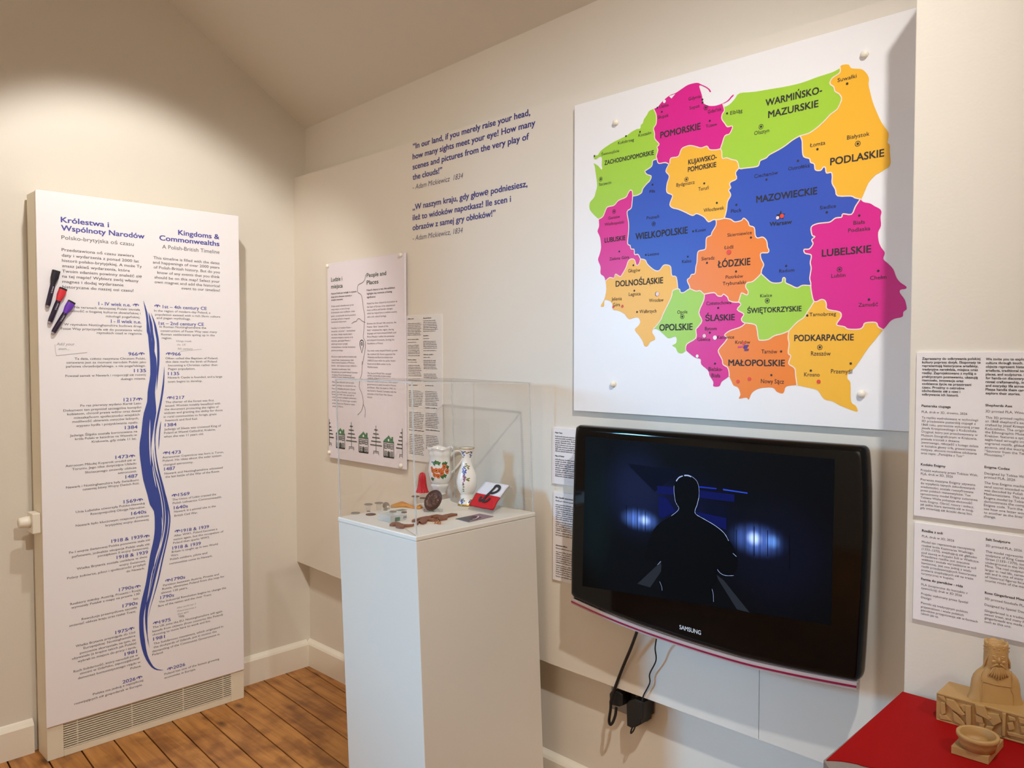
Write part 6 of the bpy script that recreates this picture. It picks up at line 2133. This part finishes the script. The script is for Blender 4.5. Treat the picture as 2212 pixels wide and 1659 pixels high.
def ell(mb, c, ra_, rb_, rc_, seg=12):
    n_ = 8
    vs_, fs_ = [], []
    for i in range(n_ + 1):
        t = math.pi * i / n_
        for j in range(seg):
            g_ = 2 * math.pi * j / seg
            vs_.append(c + sd_ * (ra_ * S5 * math.sin(t) * math.cos(g_)) + fwd * (rb_ * S5 * math.sin(t) * math.sin(g_)) + UZ * (rc_ * S5 * math.cos(t)))
    for i in range(n_):
        for j in range(seg):
            k = (j + 1) % seg
            fs_.append((i * seg + j, i * seg + k, (i + 1) * seg + k, (i + 1) * seg + j))
    mb.add(vs_, fs_, True)


m = MB()
ell(m, bpt(0, 480, 108), 14, 26, 34)             # nose
ell(m, bpt(-36, 520, 98), 26, 14, 9)             # brows and eyes
ell(m, bpt(36, 520, 98), 26, 14, 9)
ell(m, bpt(-34, 500, 102), 15, 10, 9)
ell(m, bpt(34, 500, 102), 15, 10, 9)
ell(m, bpt(-44, 460, 98), 22, 14, 20)            # cheeks
ell(m, bpt(44, 460, 98), 22, 14, 20)
for s_ in (-1, 1):                               # moustache
    m.tube([bpt(4 * s_, 440, 112), bpt(28 * s_, 430, 110), bpt(55 * s_, 405, 100), bpt(68 * s_, 390, 90)], [9 * S5, 10 * S5, 8 * S5, 3 * S5], 8)
ell(m, bpt(0, 422, 106), 18, 10, 7)
m.build('face', M_PLA, bst)
m = MB()
for i in range(9):                               # fan of beard locks
    f = (i - 4) / 4
    m.tube([bpt(40 * f, 405, 110 - 6 * abs(f)), bpt(66 * f, 350, 116 - 14 * abs(f)), bpt(88 * f, 285 + 26 * abs(f), 112 - 16 * abs(f)), bpt(92 * f, 262 + 40 * abs(f), 104 - 14 * abs(f))],
           [8 * S5, 11 * S5, 10 * S5, 4 * S5], 8)
m.build('beard', M_PLA, bst)
for s_ in (-1, 1):                               # hair swept down the sides
    m = MB()
    for k in range(4):
        m.tube([bpt(s_ * (88 - 2 * k), 520 - 30 * k, 70 - 22 * k), bpt(s_ * (112 - 2 * k), 450 - 26 * k, 60 - 24 * k), bpt(s_ * (122 - 3 * k), 385 - 14 * k, 52 - 24 * k)], [7 * S5, 9 * S5, 5 * S5], 8)
    m.build('hair', M_PLA, bst)
m = MB()
for k in range(9):                               # studs and band of the crown
    g_ = math.radians(8 + 164 * k / 8)
    ell(m, bpt(116 * math.cos(g_), 596 + 10 * (k % 2), 104 * math.sin(g_)), 11, 11, 11, 8)
m.tube([bpt(118 * math.cos(q), 560, 106 * math.sin(q)) for q in [math.radians(4 + 172 * i / 16) for i in range(17)]], 5 * S5, 8)
m.build('crown_studs', M_PLA, bst)
m = MB()
for pth in ([(-118, 372, 82), (-150, 320, 84), (-158, 270, 88), (-140, 235, 95), (-150, 190, 99), (-150, 90, 102), (-150, 10, 105)], [(-140, 235, 95), (-60, 215, 104), (40, 205, 106), (130, 200, 98)],
            [(122, 372, 84), (130, 300, 92), (132, 210, 97), (125, 170, 100), (150, 110, 101), (152, 10, 104)]):
    m.tube([Vector(q) for q in smooth([tuple(bpt(*q)) for q in pth], 3)], 3.4 * S5, 8)
m.build('robe_folds', M_PLA, bst)

# round mould dish on its square foot
f0, f1, f2 = tt('r', 312, 1480), tt('r', 775, 1625), tt('r', 962, 1400)
hq = 0.0125
ds_ = thing('mould_dish', ((f0.x + f2.x) / 2, (f0.y + f2.y) / 2, TZ), 'beige round dish on a square foot in front of the crowned bust', 'dish')
f3 = f0 + f2 - f1
MB().plate([p + UZ * 0.0005 for p in (f0, f1, f2, f3)], UZ, hq).build('square_foot', M_PLA, ds_, bevel=0.0006)
dc = on(*P('r', 645, 1230), 2, TZ + 0.036)
S6 = 1 / 5.741 / FOC * ((dc - CAM).dot(FW))
ctr = Vector((dc.x, dc.y, TZ + hq))
hh = 0.036 - hq
R_ = 238 * S6
MB().lathe([(0, 0.0006), (R_ * 0.80, 0.0006), (R_ * 0.86, hh * 0.4), (R_ * 0.93, hh * 0.66), (R_ * 0.985, hh * 0.74), (R_, hh * 0.84), (R_ * 0.99, hh * 0.97), (R_ * 0.96, hh), (R_ * 0.84, hh), (R_ * 0.815, hh * 0.95), (R_ * 0.77, hh * 0.5), (R_ * 0.70, hh * 0.22),
            (0, hh * 0.18)], ctr, 64).build('dish_bowl', M_PLA, ds_)
m = MB()
for i in range(5):                               # rose relief in the bottom of the dish
    g_ = i * 2 * math.pi / 5
    m.lathe([(R_ * 0.17, 0), (R_ * 0.14, 0.0016), (0, 0.0026)], ctr + Vector((R_ * 0.32 * math.cos(g_), R_ * 0.32 * math.sin(g_), hh * 0.19)), 14)
m.lathe([(R_ * 0.14, 0), (R_ * 0.1, 0.002), (0, 0.003)], ctr + UZ * hh * 0.19, 14)
m.build('rose_relief', M_PLA, ds_)
